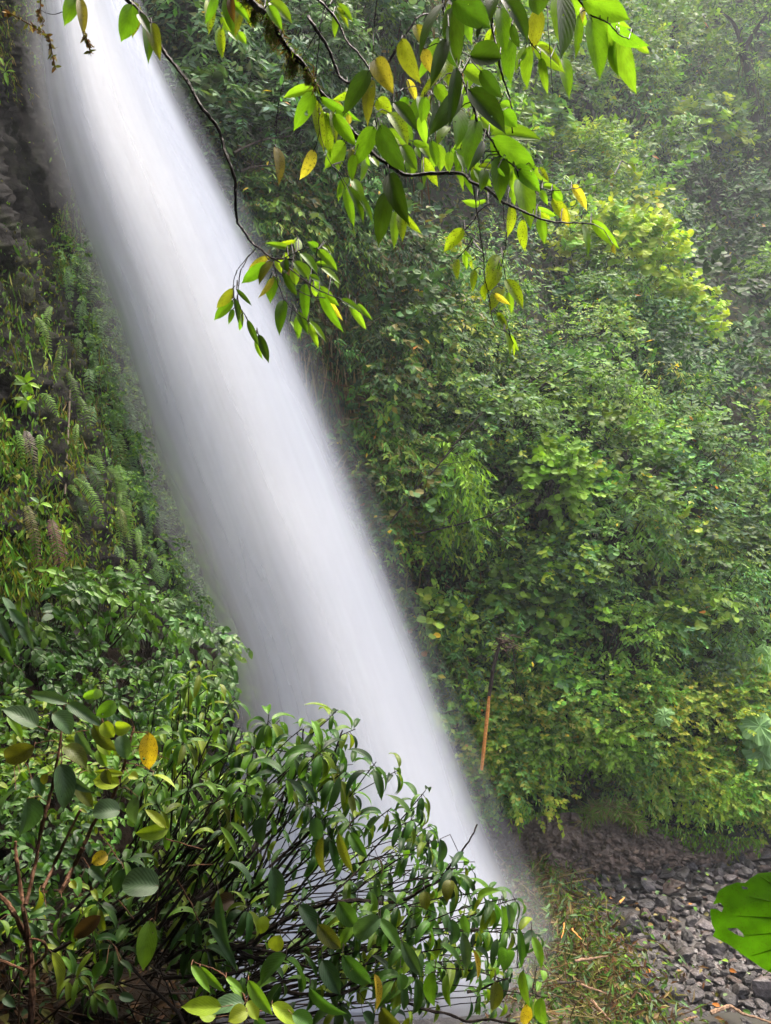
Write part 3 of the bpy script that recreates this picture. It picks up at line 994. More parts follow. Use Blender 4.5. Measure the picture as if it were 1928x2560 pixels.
G7 = zoomer(0, 900, .31212)
LIVE, DULL, DEAD, OLI = (.12, .24, .04), (.07, .13, .05), (.10, .055, .05), (.11, .12, .035)
FERNS = [
    ('small green fern frond beside the glossy rosette plant on the cliff', [(330, 270, 460, 445, 60, LIVE, None)]),
    ('grey brown withered fern with one green frond on the left cliff', [(140, 565, 190, 830, 45, LIVE, None), (210, 570, 280, 930, 80, (.2, .16, .16), OLI), (315, 600, 330, 760, 50, LIVE, None)]),
    ('bright arching fern with a long frond in the middle of the cliff', [(600, 950, 830, 1280, 70, LIVE, None), (545, 1015, 615, 1080, 40, LIVE, None), (620, 920, 700, 1010, 40, DULL, None)]),
    ('large green fern nearest the falling water', [(850, 860, 965, 1140, 95, (.13, .22, .06), None), (960, 850, 1100, 1100, 85, LIVE, None), (710, 765, 830, 900, 55, LIVE, None), (940, 840, 990, 1130, 80, LIVE, None), (1040, 850, 1095, 1060, 60, DULL, None)]),
    ('dull shaded fern between the bright ferns', [(690, 840, 830, 1090, 75, DULL, None), (620, 1100, 710, 1380, 60, (.05, .08, .05), None)]),
    ('olive fern turning brown at its long tip on the left', [(215, 1170, 320, 1710, 75, OLI, DEAD)]),
    ('dead brown fern frond hanging on the left cliff', [(410, 1280, 490, 1740, 85, DEAD, (.14, .07, .06)), (500, 1490, 535, 1670, 50, DEAD, None)]),
    ('pair of long fern fronds hanging side by side olive and bright green', [(545, 1180, 655, 1720, 75, OLI, None), (590, 1300, 715, 1690, 95, (.13, .3, .04), None)]),
    ('fern of three hanging fronds under the large fern', [(900, 1120, 935, 1400, 60, OLI, None), (960, 1170, 1055, 1420, 85, LIVE, None), (950, 1180, 1000, 1410, 60, OLI, None)]),
    ('short bright fern frond low on the cliff near the water', [(1045, 1600, 1120, 1780, 50, LIVE, None)]),
    ('narrow hanging fern right of the three-frond fern', [(1105, 1350, 1125, 1530, 40, LIVE, None)]),
    ('pale fern high on the cliff washed by spray', [(960, 380, 1020, 610, 60, (.1, .2, .08), None), (890, 400, 925, 590, 45, LIVE, None), (880, 170, 905, 300, 40, (.1, .2, .08), None), (930, 160, 1030, 260, 50, (.1, .2, .08), None)]),
    ('misty fern hanging at the water edge', [(1150, 1000, 1200, 1300, 60, (.1, .18, .09), None), (1100, 1010, 1140, 1220, 60, LIVE, None), (1170, 1150, 1190, 1350, 60, (.1, .18, .09), None)]),
    ('grey green fern at the bottom of the cliff by the falling water', [(1200, 1540, 1265, 1690, 55, (.09, .15, .07), None), (1205, 1680, 1285, 1800, 55, LIVE, None), (1270, 1440, 1310, 1600, 50, (.09, .15, .07), None)]),
    ('small drooping fern above the bottom bushes', [(930, 1490, 960, 1650, 40, DULL, None), (960, 1500, 990, 1610, 40, DULL, None)]),
]
for lab, fr in FERNS:
    q = G7([(f[0], f[1]) for f in fr])
    e = None
    for f in fr:
        (bx, by), (tx, ty) = G7([(f[0], f[1]), (f[2], f[3])])
        d = float(cliff_surf(bx, by)[0]) - .1
        b = proj(bx, by, d)
        t = proj(tx, ty, d - .12)
        if e is None:
            e = empty('fern', b, lab, 'fern', 'ferns on the left cliff')
            e0 = b
        mb = MB()
        frond(mb, b, t, f[4] * .31212 * .85 / F * d, f[5], f[6], npair=max(12, int(np.linalg.norm(t - b) / .022)))
        mb.build('frond', M_LEAF, e, at=e0)

# ferny growth on the cliff beside the falling water
mb = MB()
n = 420
py = rng.uniform(620, 1760, n)
edge = np.interp(py, WR[:, 0], WR[:, 1])
px = edge - rng.random(n) ** 1.3 * np.interp(py, [620, 1000, 1700], [110, 150, 130]) + 40
P = proj(px, py, cliff_surf(px, py) - .1)
for k in range(n):
    sc_ = P[k, 1] / 9
    tip = P[k] + np.array([rng.normal() * .1, -.12, -rng.uniform(.2, .5)]) * sc_
    if rng.random() < .45:
        frond(mb, P[k], tip, rng.uniform(.05, .09) * sc_, np.array([.09, .17, .06]) * rng.uniform(.6, 1.3), None, 12)
    else:
        Pq, D, Nn, Ls, W, a_, b_, ti = spray_leaves(P[k], np.array([.3, -.7, .5]), np.array([.16, .12, .16]) * sc_, 5, 7, .055 * sc_, .45, .9)
        mb.leaves(Pq, D, Nn, Ls, W, tint(['mid', 'grey', 'warm', 'deep'], len(Pq), .3), tpl='dia')
for k in range(34):
    y = rng.uniform(760, 1480)
    x = np.interp(y, WR[:, 0], WR[:, 1]) - rng.uniform(30, 190)
    b = proj(x, y, cliff_surf(x, y)[0] - .08)
    sc_ = b[1] / 8.5
    frond(mb, b, b + np.array([rng.normal() * .08 + .06, -.15, -rng.uniform(.3, .7)]) * sc_, rng.uniform(.04, .07) * sc_, np.array([.10, .18, .035]) * rng.uniform(.4, 1.2), None, 20)
tag(mb.build('wet_greenery', M_LEAF), 'spray-washed ferny greenery on the cliff along the left edge of the waterfall', 'greenery', kind='stuff')

# upper hanging ferns on the left cliff and grass-like strands
mb = strands((20, 620, 330, 1010), 450, .08, .3, .012, ['olive', 'warm', 'olive', 'mid', 'deep'], CLIFF, -.1, .15)
mb2 = strands((150, 330, 400, 1150), 1100, .1, .4, .012, ['olive', 'olive', 'mid', 'warm', 'deep'], CLIFF, -.1, .15)
mb.v += mb2.v; mb.c += mb2.c; mb.u += mb2.u; mb.f += [a + mb.n for a in mb2.f]; mb.n += mb2.n
for reg, n, nm in (((-60, 0, 90, 260), 1100, ['olive', 'warm', 'straw']), ((0, 980, 330, 1480), 2200, ['olive', 'mid', 'deep', 'olive']), ((150, 1000, 420, 1200), 500, ['olive', 'straw', 'brown'])):
    m3 = strands(reg, n, .04, .16, .012, nm, CLIFF, -.08, .5)
    mb.v += m3.v; mb.c += m3.c; mb.u += m3.u; mb.f += [a + mb.n for a in m3.f]; mb.n += m3.n
# moss cushions and trailing tufts on the rock surface itself
vis = np.where((SPX > -120) & (SPX < WEDGE(SPY) + 60) & (SPY > -60) & (SPY < 1560))[0]
wgt = np.interp(SPY[vis], [-60, 60, 200, 260, 500, 640, 1560], [1, .8, .5, .04, .06, 1, 1]) * np.where(fbm(SPX[vis] / 60, SPY[vis] / 110, 333) > -.1, 1, .08)
wgt = wgt * np.where((SPX[vis] > 130) & (SPY[vis] > 330) & (SPY[vis] < 700), 8, 1)
for n, lo, hi, wd, nmz, sp_ in ((20000, .025, .08, .02, ['olive', 'olive', 'mid', 'deep', 'warm'], .5), (1500, .08, .22, .03, ['olive', 'warm', 'mid', 'mid', 'deep'], .3)):
    k = rng.choice(vis, n, p=wgt / wgt.sum())
    hue = fbm(SPX[k] / 45, SPY[k] / 80, 71, 2)
    P = SV[k] + rng.normal(size=(n, 3)) * .03 + np.array([.02, -.03, 0])
    D = nrm(np.stack([rng.normal(size=n) * sp_ + .15, rng.normal(size=n) * sp_ - .35, -np.ones(n) + rng.normal(size=n) * sp_], -1))
    cl = tint(nmz, n, .3) * (1 + .5 * np.clip(hue, -.8, .8))[:, None] * .8
    mb.leaves(P, D, np.array([.4, -.8, .4]) + rng.normal(size=(n, 3)) * .35, rng.uniform(lo, hi, n), wd * rng.uniform(.6, 1.5, n), cl, tpl='dia' if hi < .1 else 'far', bend=.4)
tag(mb.build('hanging_moss', M_STRAND), 'olive moss and fine grass hanging from the left cliff', 'moss', kind='stuff')


def rosette(label, px, py, rpx, n, names, sheet=CLIFF, width=.42):
    d = float(cliff_surf(px, py)[0]) - .12
    c = proj(px, py, d)
    e = empty('cliff_plant', c, label, 'plant', 'small leafy plants on the cliff')
    mb = MB()
    a = np.linspace(0, 2 * math.pi, n, endpoint=False) + rng.uniform(0, 6)
    D = nrm(np.stack([np.cos(a), -.55 + rng.normal(size=n) * .25, np.sin(a) * .9], -1))
    P = c + D * .01
    L = rpx / F * d * rng.uniform(.75, 1.15, n)
    mb.leaves(P, D, np.array([.1, -.7, .6]) + rng.normal(size=(n, 3)) * .25, L, L * width, tint(names, n, .2), bend=.7, tpl='near')
    mb.build('leaves', M_WETLEAF, e, at=c)
    sb = MB()
    root = c + np.array([0, .2, -.1])
    sb.tube([root, (root + c) / 2 + np.array([.02, 0, 0]), c], [.006, .005, .004], (1, 1, 1), 5)
    sb.build('stem', M_BARK, e, at=c)


for lab, zx, zy, rp, n, nm in [
    ('glossy plant with large pale oval leaves high on the left cliff', 215, 190, 36, 8, ['bright', 'silver', 'bright']),
    ('glossy rosette of bright oval leaves under the large-leaved plant', 225, 330, 34, 7, ['bright', 'bright', 'mid']),
    ('thin plant with narrow leaves at the left edge of the cliff', 40, 490, 26, 6, ['mid', 'bright']),
    ('strap-leaved plant at the left edge beside the withered fern', 20, 690, 34, 6, ['bright', 'warm']),
    ('pale green plant with broad pointed leaves above the olive fern', 320, 1150, 30, 6, ['bright', 'silver']),
    ('small bright plant between the dead fern and the long fronds', 520, 1390, 24, 7, ['bright', 'lime']),
    ('tiny upright plant with a single bright leaf on the dark rock', 478, 895, 20, 3, ['bright']),
    ('small plant with oval leaves right of the pale pointed plant', 505, 1180, 22, 6, ['warm', 'bright']),
    ('plant with round oval leaves at the foot of the three-frond fern', 1000, 1440, 22, 7, ['mid', 'bright']),
    ('dark-leaved plant at the lower left of the cliff', 120, 1610, 30, 6, ['deep', 'mid'])]:
    (x, y), = G7([(zx, zy)])
    rosette(lab, x, y, rp, n, nm)
rosette('narrow-leaved plant on the upper left edge against dark rock', 14, 180, 40, 5, ['bright'], width=.25)

# vertical hanging vine on the cliff
sb = MB()
pts = [CLIFF.pos(x, y, -.22) for x, y in G7([(560, 0), (562, 200), (555, 400), (545, 600), (535, 800), (525, 1000), (520, 1080)])]
sb.tube(np.array(pts), np.linspace(.016, .012, len(pts)), (1, 1, .8), 6)
tag(sb.build('hanging_vine', M_BARK, at=pts[0]), 'thick dark mossy vine hanging straight down the left cliff', 'vine')

# ------------------------------------------------------------------ branches overhead
A = zoomer(500, 0, .36014); B = zoomer(1050, 0, .36014); Cz = zoomer(700, 380, .30012); D_ = zoomer(1080, 380, .30012)
E = zoomer(500, 560, .27611); Fz = zoomer(1060, 560, .2401); Z1 = zoomer(0, 0, .57863); Z2 = zoomer(964, 0, .57863)
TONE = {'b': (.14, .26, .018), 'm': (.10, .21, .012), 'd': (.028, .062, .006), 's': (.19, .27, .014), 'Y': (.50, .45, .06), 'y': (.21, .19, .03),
        'o': (.13, .15, .015), 'n': (.10, .05, .015)}  # overhead leaves: d has shade put into its colour, b the backlight
SPOT = {'s': .7, 'Y': .5, 'y': .5, 'm': .15, 'd': .2, 'b': .05, 'o': .4, 'n': .4}
DEP = {'d': 1.42, 'm': 1.55, 'b': 1.72, 's': 1.66, 'Y': 1.6, 'y': 1.55, 'o': 1.55, 'n': 1.5}


def catmull(p, n=6):
    p = np.asarray(p, float)
    q = np.vstack([2 * p[0] - p[1], p, 2 * p[-1] - p[-2]])
    o = []
    for i in range(1, len(q) - 2):
        for t in np.linspace(0, 1, n, endpoint=False):
            a, b, c, d = q[i - 1:i + 3]
            o.append(.5 * (2 * b + (c - a) * t + (2 * a - 5 * b + 4 * c - d) * t * t + (3 * b - a - 3 * c + d) * t ** 3))
    o.append(p[-1])
    return np.array(o)


def branch_tree(name, label, lines, leaves, depth=0.0, mat_wood=None, mat_leaf=None, tones=TONE, spots=SPOT, deps=DEP, dep_line=1.56, cat='branch', shape='near', petiole=70, pcol=(1, 1, 1), bend=(.2, .8), facing=.32, split=False, wf=1.02, more=0.0):
    """lines: (points in picture px, radius0 px, radius1 px); leaves: (bx,by,tx,ty,width px,tone)"""
    root = proj(lines[0][0][0][0], lines[0][0][0][1], dep_line + depth)
    e = empty(name, root, label, cat)
    wb = MB()
    allp = []
    for pts, r0, r1 in lines:
        pp = catmull(pts, 7)
        pp = pp + np.stack([fbm(pp[:, 1] / 9, pp[:, 0] / 9, 5, 2), fbm(pp[:, 0] / 9, pp[:, 1] / 9, 6, 2)], -1) * 1.3
        dd = dep_line + depth + .06 * fbm(pp[:, 0] / 120, pp[:, 1] / 120, 11, 2)
        P = proj(pp[:, 0], pp[:, 1], dd)
        rr = np.linspace(r0, r1, len(pp)) / F * (dep_line + depth) * rng.uniform(.85, 1.2, len(pp))
        if split:
            sbm = MB()
            sbm.tube(P, rr, (1, 1, 1), 6)
            sbm.build('stem', mat_wood or M_DARKBARK, e, at=root)
        else:
            wb.tube(P, rr, (1, 1, 1), 6)
        allp.append(np.concatenate([pp, P], 1))
    allp = np.concatenate(allp)
    if more:
        ex = []
        for l in leaves:
            if l[5] in 'bsmd' and rng.random() < more:
                sx, sy = l[2] - l[0], l[3] - l[1]
                an = rng.normal() * .5
                k = rng.uniform(.6, .95)
                vx_, vy_ = k * (sx * math.cos(an) - sy * math.sin(an)), k * (sx * math.sin(an) + sy * math.cos(an))
                ox, oy = l[0] + rng.normal() * 14, l[1] + rng.normal() * 10
                ex.append((ox, oy, ox + vx_, oy + abs(vy_) + 6, l[4] * k * .9, 'bbsm'[int(rng.integers(0, 4))]))
        leaves = list(leaves) + ex
    lb = {}
    for sh in (shape, 'nround'):
        sel = [l for l in leaves if (l[6] if len(l) > 6 else shape) == sh]
        if not sel:
            continue
        a = np.array([[l[0], l[1], l[2], l[3], l[4]] for l in sel], float)
        tn = [l[5] for l in sel]
        n = len(sel)
        d = np.array([deps[t] for t in tn]) + depth + rng.uniform(-.05, .05, n)
        Pb = proj(a[:, 0], a[:, 1], d)
        Pt = proj(a[:, 2], a[:, 3], d + rng.uniform(-.03, .03, n))
        vec = Pt - Pb
        L = np.linalg.norm(vec, axis=1)
        view = nrm(Pb - np.array([0, 0, CAMZ]))
        Nn = nrm(-view + np.array([0, 0, .25]) + rng.normal(size=(n, 3)) * facing)
        th = rng.uniform(bend[0], bend[1], n)
        # start direction so that the bent leaf still ends at the tip
        dir0 = nrm(vec) + nrm(Nn - (Nn * nrm(vec)).sum(1, keepdims=True) * nrm(vec)) * np.tan(th / 2)[:, None]
        chord = 2 * np.sin(th / 2) / th
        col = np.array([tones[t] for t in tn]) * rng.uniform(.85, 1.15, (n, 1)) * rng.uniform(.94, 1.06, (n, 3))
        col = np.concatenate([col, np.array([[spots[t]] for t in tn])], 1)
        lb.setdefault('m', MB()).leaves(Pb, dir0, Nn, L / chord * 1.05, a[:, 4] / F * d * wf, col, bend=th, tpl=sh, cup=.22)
        for k in range(n):
            dist = np.hypot(allp[:, 0] - a[k, 0], allp[:, 1] - a[k, 1])
            q = int(np.argmin(dist))
            if 2 < dist[q] < petiole:
                p0, p1 = allp[q, 2:], Pb[k]
                m = (p0 + p1) / 2 + np.array([0, 0, .12 * np.linalg.norm(p1 - p0)])
                wb.tube(np.array([p0, m, p1, p1 + nrm(dir0[k]) * L[k] * .08]), [.0012, .0011, .0010, .0007], pcol, 5)
            else:
                wb.tube(np.array([Pb[k] - nrm(vec[k]) * .008, Pb[k], Pb[k] + nrm(dir0[k]) * L[k] * .08]), [.0008, .001, .0007], pcol, 5)
    wb.build('leaf_stalks' if split else 'twigs', mat_wood or M_DARKBARK, e, at=root)
    if lb:
        lb['m'].build('leaves', mat_leaf or M_OVER, e, at=root, smooth=True)
    return e, root


# 1 dark branch curving down in front of the water
lines1 = [
    (Z1([(500, -60), (550, 0), (640, 90), (690, 190), (730, 250), (810, 350), (870, 460), (940, 550), (975, 660), (1015, 770), (1018, 880)]) +
     E([(340, -20), (390, 50), (480, 180), (560, 230), (650, 310), (750, 312), (840, 322)]), 5.5, 2.2),
    (E([(560, 235), (660, 370), (760, 480), (870, 590), (1000, 650), (1140, 670)]), 1.7, 1.1),
    (E([(660, 310), (800, 390), (930, 500), (1080, 600), (1280, 690), (1440, 790)]), 1.9, 1.1),
    (E([(500, 220), (400, 360), (360, 470), (345, 600), (345, 700), (430, 870), (530, 1000)]), 1.5, 1.0),
    (E([(480, 250), (350, 400), (300, 560), (300, 690)]), 1.3, 1.0),
    (E([(660, 320), (690, 460), (720, 580), (770, 690), (850, 780), (980, 880)]), 1.4, 1.0),
    (E([(750, 312), (860, 260), (960, 220), (1070, 225)]), 1.4, 1.0),
]
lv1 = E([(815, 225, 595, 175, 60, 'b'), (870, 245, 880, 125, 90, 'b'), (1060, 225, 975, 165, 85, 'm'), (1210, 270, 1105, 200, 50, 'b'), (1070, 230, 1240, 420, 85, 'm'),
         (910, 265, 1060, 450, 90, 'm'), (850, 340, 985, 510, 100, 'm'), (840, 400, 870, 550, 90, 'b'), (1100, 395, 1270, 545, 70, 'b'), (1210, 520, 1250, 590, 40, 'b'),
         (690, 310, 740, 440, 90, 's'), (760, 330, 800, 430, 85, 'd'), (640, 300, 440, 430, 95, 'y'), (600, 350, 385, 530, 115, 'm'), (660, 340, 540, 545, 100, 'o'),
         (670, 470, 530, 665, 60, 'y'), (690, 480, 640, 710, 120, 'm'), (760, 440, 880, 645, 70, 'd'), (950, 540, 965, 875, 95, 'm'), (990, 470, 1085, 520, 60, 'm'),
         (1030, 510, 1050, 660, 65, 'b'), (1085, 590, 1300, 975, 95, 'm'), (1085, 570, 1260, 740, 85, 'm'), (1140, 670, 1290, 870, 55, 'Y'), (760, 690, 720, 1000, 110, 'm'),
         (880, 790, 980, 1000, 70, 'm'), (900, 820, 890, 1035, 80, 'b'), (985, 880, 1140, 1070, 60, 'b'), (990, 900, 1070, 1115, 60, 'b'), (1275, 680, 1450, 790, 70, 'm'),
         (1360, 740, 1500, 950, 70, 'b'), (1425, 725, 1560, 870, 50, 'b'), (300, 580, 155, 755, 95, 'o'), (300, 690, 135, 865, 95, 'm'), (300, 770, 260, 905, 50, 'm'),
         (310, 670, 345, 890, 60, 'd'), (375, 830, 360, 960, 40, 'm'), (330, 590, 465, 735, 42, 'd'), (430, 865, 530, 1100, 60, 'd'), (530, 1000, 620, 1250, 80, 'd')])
lv1 = [l[:4] + (l[4] * .27611,) + l[5:] for l in lv1]
t = Z1([(570, 20, 525, 175, 80, 'm'), (635, 90, 640, 270, 50, 'm'), (655, 100, 692, 258, 58, 'o'), (600, 60, 650, 150, 40, 'd')])
lv1 += [l[:4] + (l[4] * .57863,) + l[5:] for l in t]
branch_tree('overhanging_branch', 'thin dark branch curving down across the white water to a leafy tip', lines1, lv1, .25, more=.25)

# 2 mossy branch from the top centre with hanging leafy twigs
lines2 = [
    (Z1([(1040, -60), (1080, 0), (1180, 90), (1230, 190), (1310, 280), (1370, 380), (1450, 470), (1530, 580), (1620, 670)]) +
     Z2([(30, 720), (90, 757), (200, 750), (330, 750)]) + D_([(330, 250), (460, 310), (590, 415), (700, 465), (860, 540), (1000, 580), (1180, 590), (1350, 600)]), 8.5, 1.6),
    (A([(790, -20), (870, 40), (960, 160), (1020, 290), (1100, 370), (1150, 440), (1200, 520)]), 3.2, 2.2),
    (A([(750, 115), (810, 210), (870, 300), (930, 430), (970, 530), (1030, 575), (1110, 560), (1200, 520)]), 4.4, 2.6),
    (A([(1200, 520), (1330, 400), (1420, 250), (1520, 120), (1620, 95)]), 3.4, 2.6),
    (A([(1230, -10), (1210, 180), (1200, 420), (1195, 640), (1220, 850), (1250, 1040)]), 1.4, 1.0),
    (A([(880, -10), (840, 160), (820, 380), (800, 560), (825, 720), (830, 900), (870, 1050), (910, 1150)]), 1.5, .9),
    (A([(900, 30), (860, 130), (780, 280), (690, 440)]), 1.3, 1.0),
    (D_([(345, 260), (375, 500), (410, 720), (435, 920), (440, 1050), (470, 1180), (490, 1333)]) + Fz([(700, 940), (745, 1070), (830, 1110)]), 1.6, .9),
    (D_([(590, 420), (605, 600), (620, 740), (580, 950)]), 1.5, .9),
    (D_([(860, 285), (1000, 320), (1130, 315), (1250, 290), (1370, 265), (1520, 190)]), 1.3, .8),
    (D_([(525, 430), (450, 450), (390, 500), (340, 580), (270, 650)]), 1.5, 1.4),
    (A([(1350, 650), (1500, 600), (1660, 680)]), 1.2, 1.0),
    (Cz([(870, 120), (900, 250), (890, 340)]), 1.4, 1.0),
    (A([(640, 330), (590, 520), (535, 800), (525, 1025)]), 1.1, .8), (A([(830, 900), (815, 980), (790, 1045)]), 1.0, .8),
]
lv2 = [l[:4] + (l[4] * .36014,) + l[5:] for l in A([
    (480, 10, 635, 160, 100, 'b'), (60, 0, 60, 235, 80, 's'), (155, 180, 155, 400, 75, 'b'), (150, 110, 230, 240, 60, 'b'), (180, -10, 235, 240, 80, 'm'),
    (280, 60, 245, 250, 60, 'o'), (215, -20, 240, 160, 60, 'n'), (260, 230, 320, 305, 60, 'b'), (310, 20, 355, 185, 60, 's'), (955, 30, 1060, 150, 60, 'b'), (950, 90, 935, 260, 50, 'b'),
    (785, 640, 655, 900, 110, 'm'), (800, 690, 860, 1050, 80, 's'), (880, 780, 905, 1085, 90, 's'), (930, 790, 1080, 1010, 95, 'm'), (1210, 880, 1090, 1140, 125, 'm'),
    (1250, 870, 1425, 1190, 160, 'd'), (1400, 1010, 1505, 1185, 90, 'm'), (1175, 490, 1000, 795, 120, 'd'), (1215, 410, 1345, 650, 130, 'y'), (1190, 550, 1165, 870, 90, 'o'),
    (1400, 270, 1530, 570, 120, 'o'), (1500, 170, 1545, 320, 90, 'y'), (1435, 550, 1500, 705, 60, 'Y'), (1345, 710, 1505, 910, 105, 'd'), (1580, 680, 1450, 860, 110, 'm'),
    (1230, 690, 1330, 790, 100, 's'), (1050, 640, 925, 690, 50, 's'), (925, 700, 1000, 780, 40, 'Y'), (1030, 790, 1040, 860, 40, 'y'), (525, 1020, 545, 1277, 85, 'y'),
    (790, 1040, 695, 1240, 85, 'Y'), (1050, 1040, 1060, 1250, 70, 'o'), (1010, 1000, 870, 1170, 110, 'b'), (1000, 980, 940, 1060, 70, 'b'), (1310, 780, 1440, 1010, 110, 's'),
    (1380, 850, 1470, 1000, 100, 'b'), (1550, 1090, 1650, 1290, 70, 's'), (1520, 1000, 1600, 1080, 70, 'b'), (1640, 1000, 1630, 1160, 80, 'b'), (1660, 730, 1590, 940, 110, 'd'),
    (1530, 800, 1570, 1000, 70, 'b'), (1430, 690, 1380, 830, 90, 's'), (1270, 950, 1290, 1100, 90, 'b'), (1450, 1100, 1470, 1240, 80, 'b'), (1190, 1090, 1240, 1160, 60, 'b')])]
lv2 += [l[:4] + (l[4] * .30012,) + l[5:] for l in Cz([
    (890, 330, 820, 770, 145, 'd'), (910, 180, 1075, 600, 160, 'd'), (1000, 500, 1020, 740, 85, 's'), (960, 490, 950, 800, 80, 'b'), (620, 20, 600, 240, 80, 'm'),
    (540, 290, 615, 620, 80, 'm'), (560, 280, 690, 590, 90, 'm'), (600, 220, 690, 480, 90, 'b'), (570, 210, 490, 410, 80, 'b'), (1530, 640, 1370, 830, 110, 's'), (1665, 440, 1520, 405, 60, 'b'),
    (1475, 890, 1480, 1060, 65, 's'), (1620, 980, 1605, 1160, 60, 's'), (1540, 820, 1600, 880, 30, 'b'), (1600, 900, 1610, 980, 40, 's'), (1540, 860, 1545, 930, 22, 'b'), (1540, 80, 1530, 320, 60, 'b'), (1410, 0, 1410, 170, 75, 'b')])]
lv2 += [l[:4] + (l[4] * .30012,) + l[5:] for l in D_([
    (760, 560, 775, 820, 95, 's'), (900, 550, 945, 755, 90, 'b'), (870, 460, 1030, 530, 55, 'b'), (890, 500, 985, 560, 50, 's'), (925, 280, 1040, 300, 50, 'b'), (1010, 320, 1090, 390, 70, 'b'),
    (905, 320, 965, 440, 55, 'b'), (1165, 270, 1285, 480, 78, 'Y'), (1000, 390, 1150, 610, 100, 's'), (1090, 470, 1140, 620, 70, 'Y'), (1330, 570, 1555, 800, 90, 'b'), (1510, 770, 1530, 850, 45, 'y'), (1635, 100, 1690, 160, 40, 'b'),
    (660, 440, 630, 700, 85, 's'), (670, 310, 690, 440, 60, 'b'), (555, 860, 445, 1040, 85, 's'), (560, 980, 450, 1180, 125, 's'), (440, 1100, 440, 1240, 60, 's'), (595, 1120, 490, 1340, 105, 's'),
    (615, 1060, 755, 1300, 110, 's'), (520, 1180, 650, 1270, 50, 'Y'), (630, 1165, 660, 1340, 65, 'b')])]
lv2 += [l[:4] + (l[4] * .2401,) + l[5:] for l in Fz([(750, 930, 860, 1110, 80, 's'), (840, 1120, 890, 1360, 75, 'b'), (930, 1240, 940, 1370, 25, 's')])]
e2, r2 = branch_tree('mossy_branch', 'long mossy branch from the top centre with thin hanging yellow green twigs', lines2, lv2, .12, more=.55)
mm = MB()
nm_ = 900
bp_ = catmull(Z1([(1030, -60), (1080, 0), (1180, 90), (1230, 190), (1310, 280), (1370, 380)]), 20)
ii = (rng.random(nm_) ** 1.6 * (len(bp_) - 1)).astype(int)
Pm = proj(bp_[ii, 0] + rng.normal(size=nm_) * 5, bp_[ii, 1] + rng.normal(size=nm_) * 4, 1.68)
mm.leaves(Pm, nrm(np.stack([rng.normal(size=nm_) * .6, rng.normal(size=nm_) * .5, -.6 + rng.normal(size=nm_) * .7], -1)), rng.normal(size=(nm_, 3)), rng.uniform(.006, .03, nm_), .0022, tint(['olive', 'warm', 'straw', 'brown'], nm_, .3), bend=.6, tpl='mid')
hang = [(1160, 80, 110), (1270, 260, 70), (1250, 250, 90), (1330, 310, 50), (1180, 120, 110), (1100, 40, 70)]
for x, y, ln in hang:
    for _ in range(14):
        (hx, hy), = Z1([(x + rng.normal() * 8, y)])
        n = 16
        yy = hy + np.linspace(0, ln * .57 * rng.uniform(.5, 1), n)
        P_ = proj(hx + rng.normal(size=n) * 1.4, yy, 1.68)
        mm.leaves(P_, nrm(np.stack([rng.normal(size=n) * .6, rng.normal(size=n) * .4, -1 + 0 * yy], -1)), rng.normal(size=(n, 3)), rng.uniform(.006, .014, n), .0018, tint(['olive', 'straw', 'warm'], n, .3), bend=.6, tpl='mid')
mm.build('moss', M_STRAND, e2, at=r2)

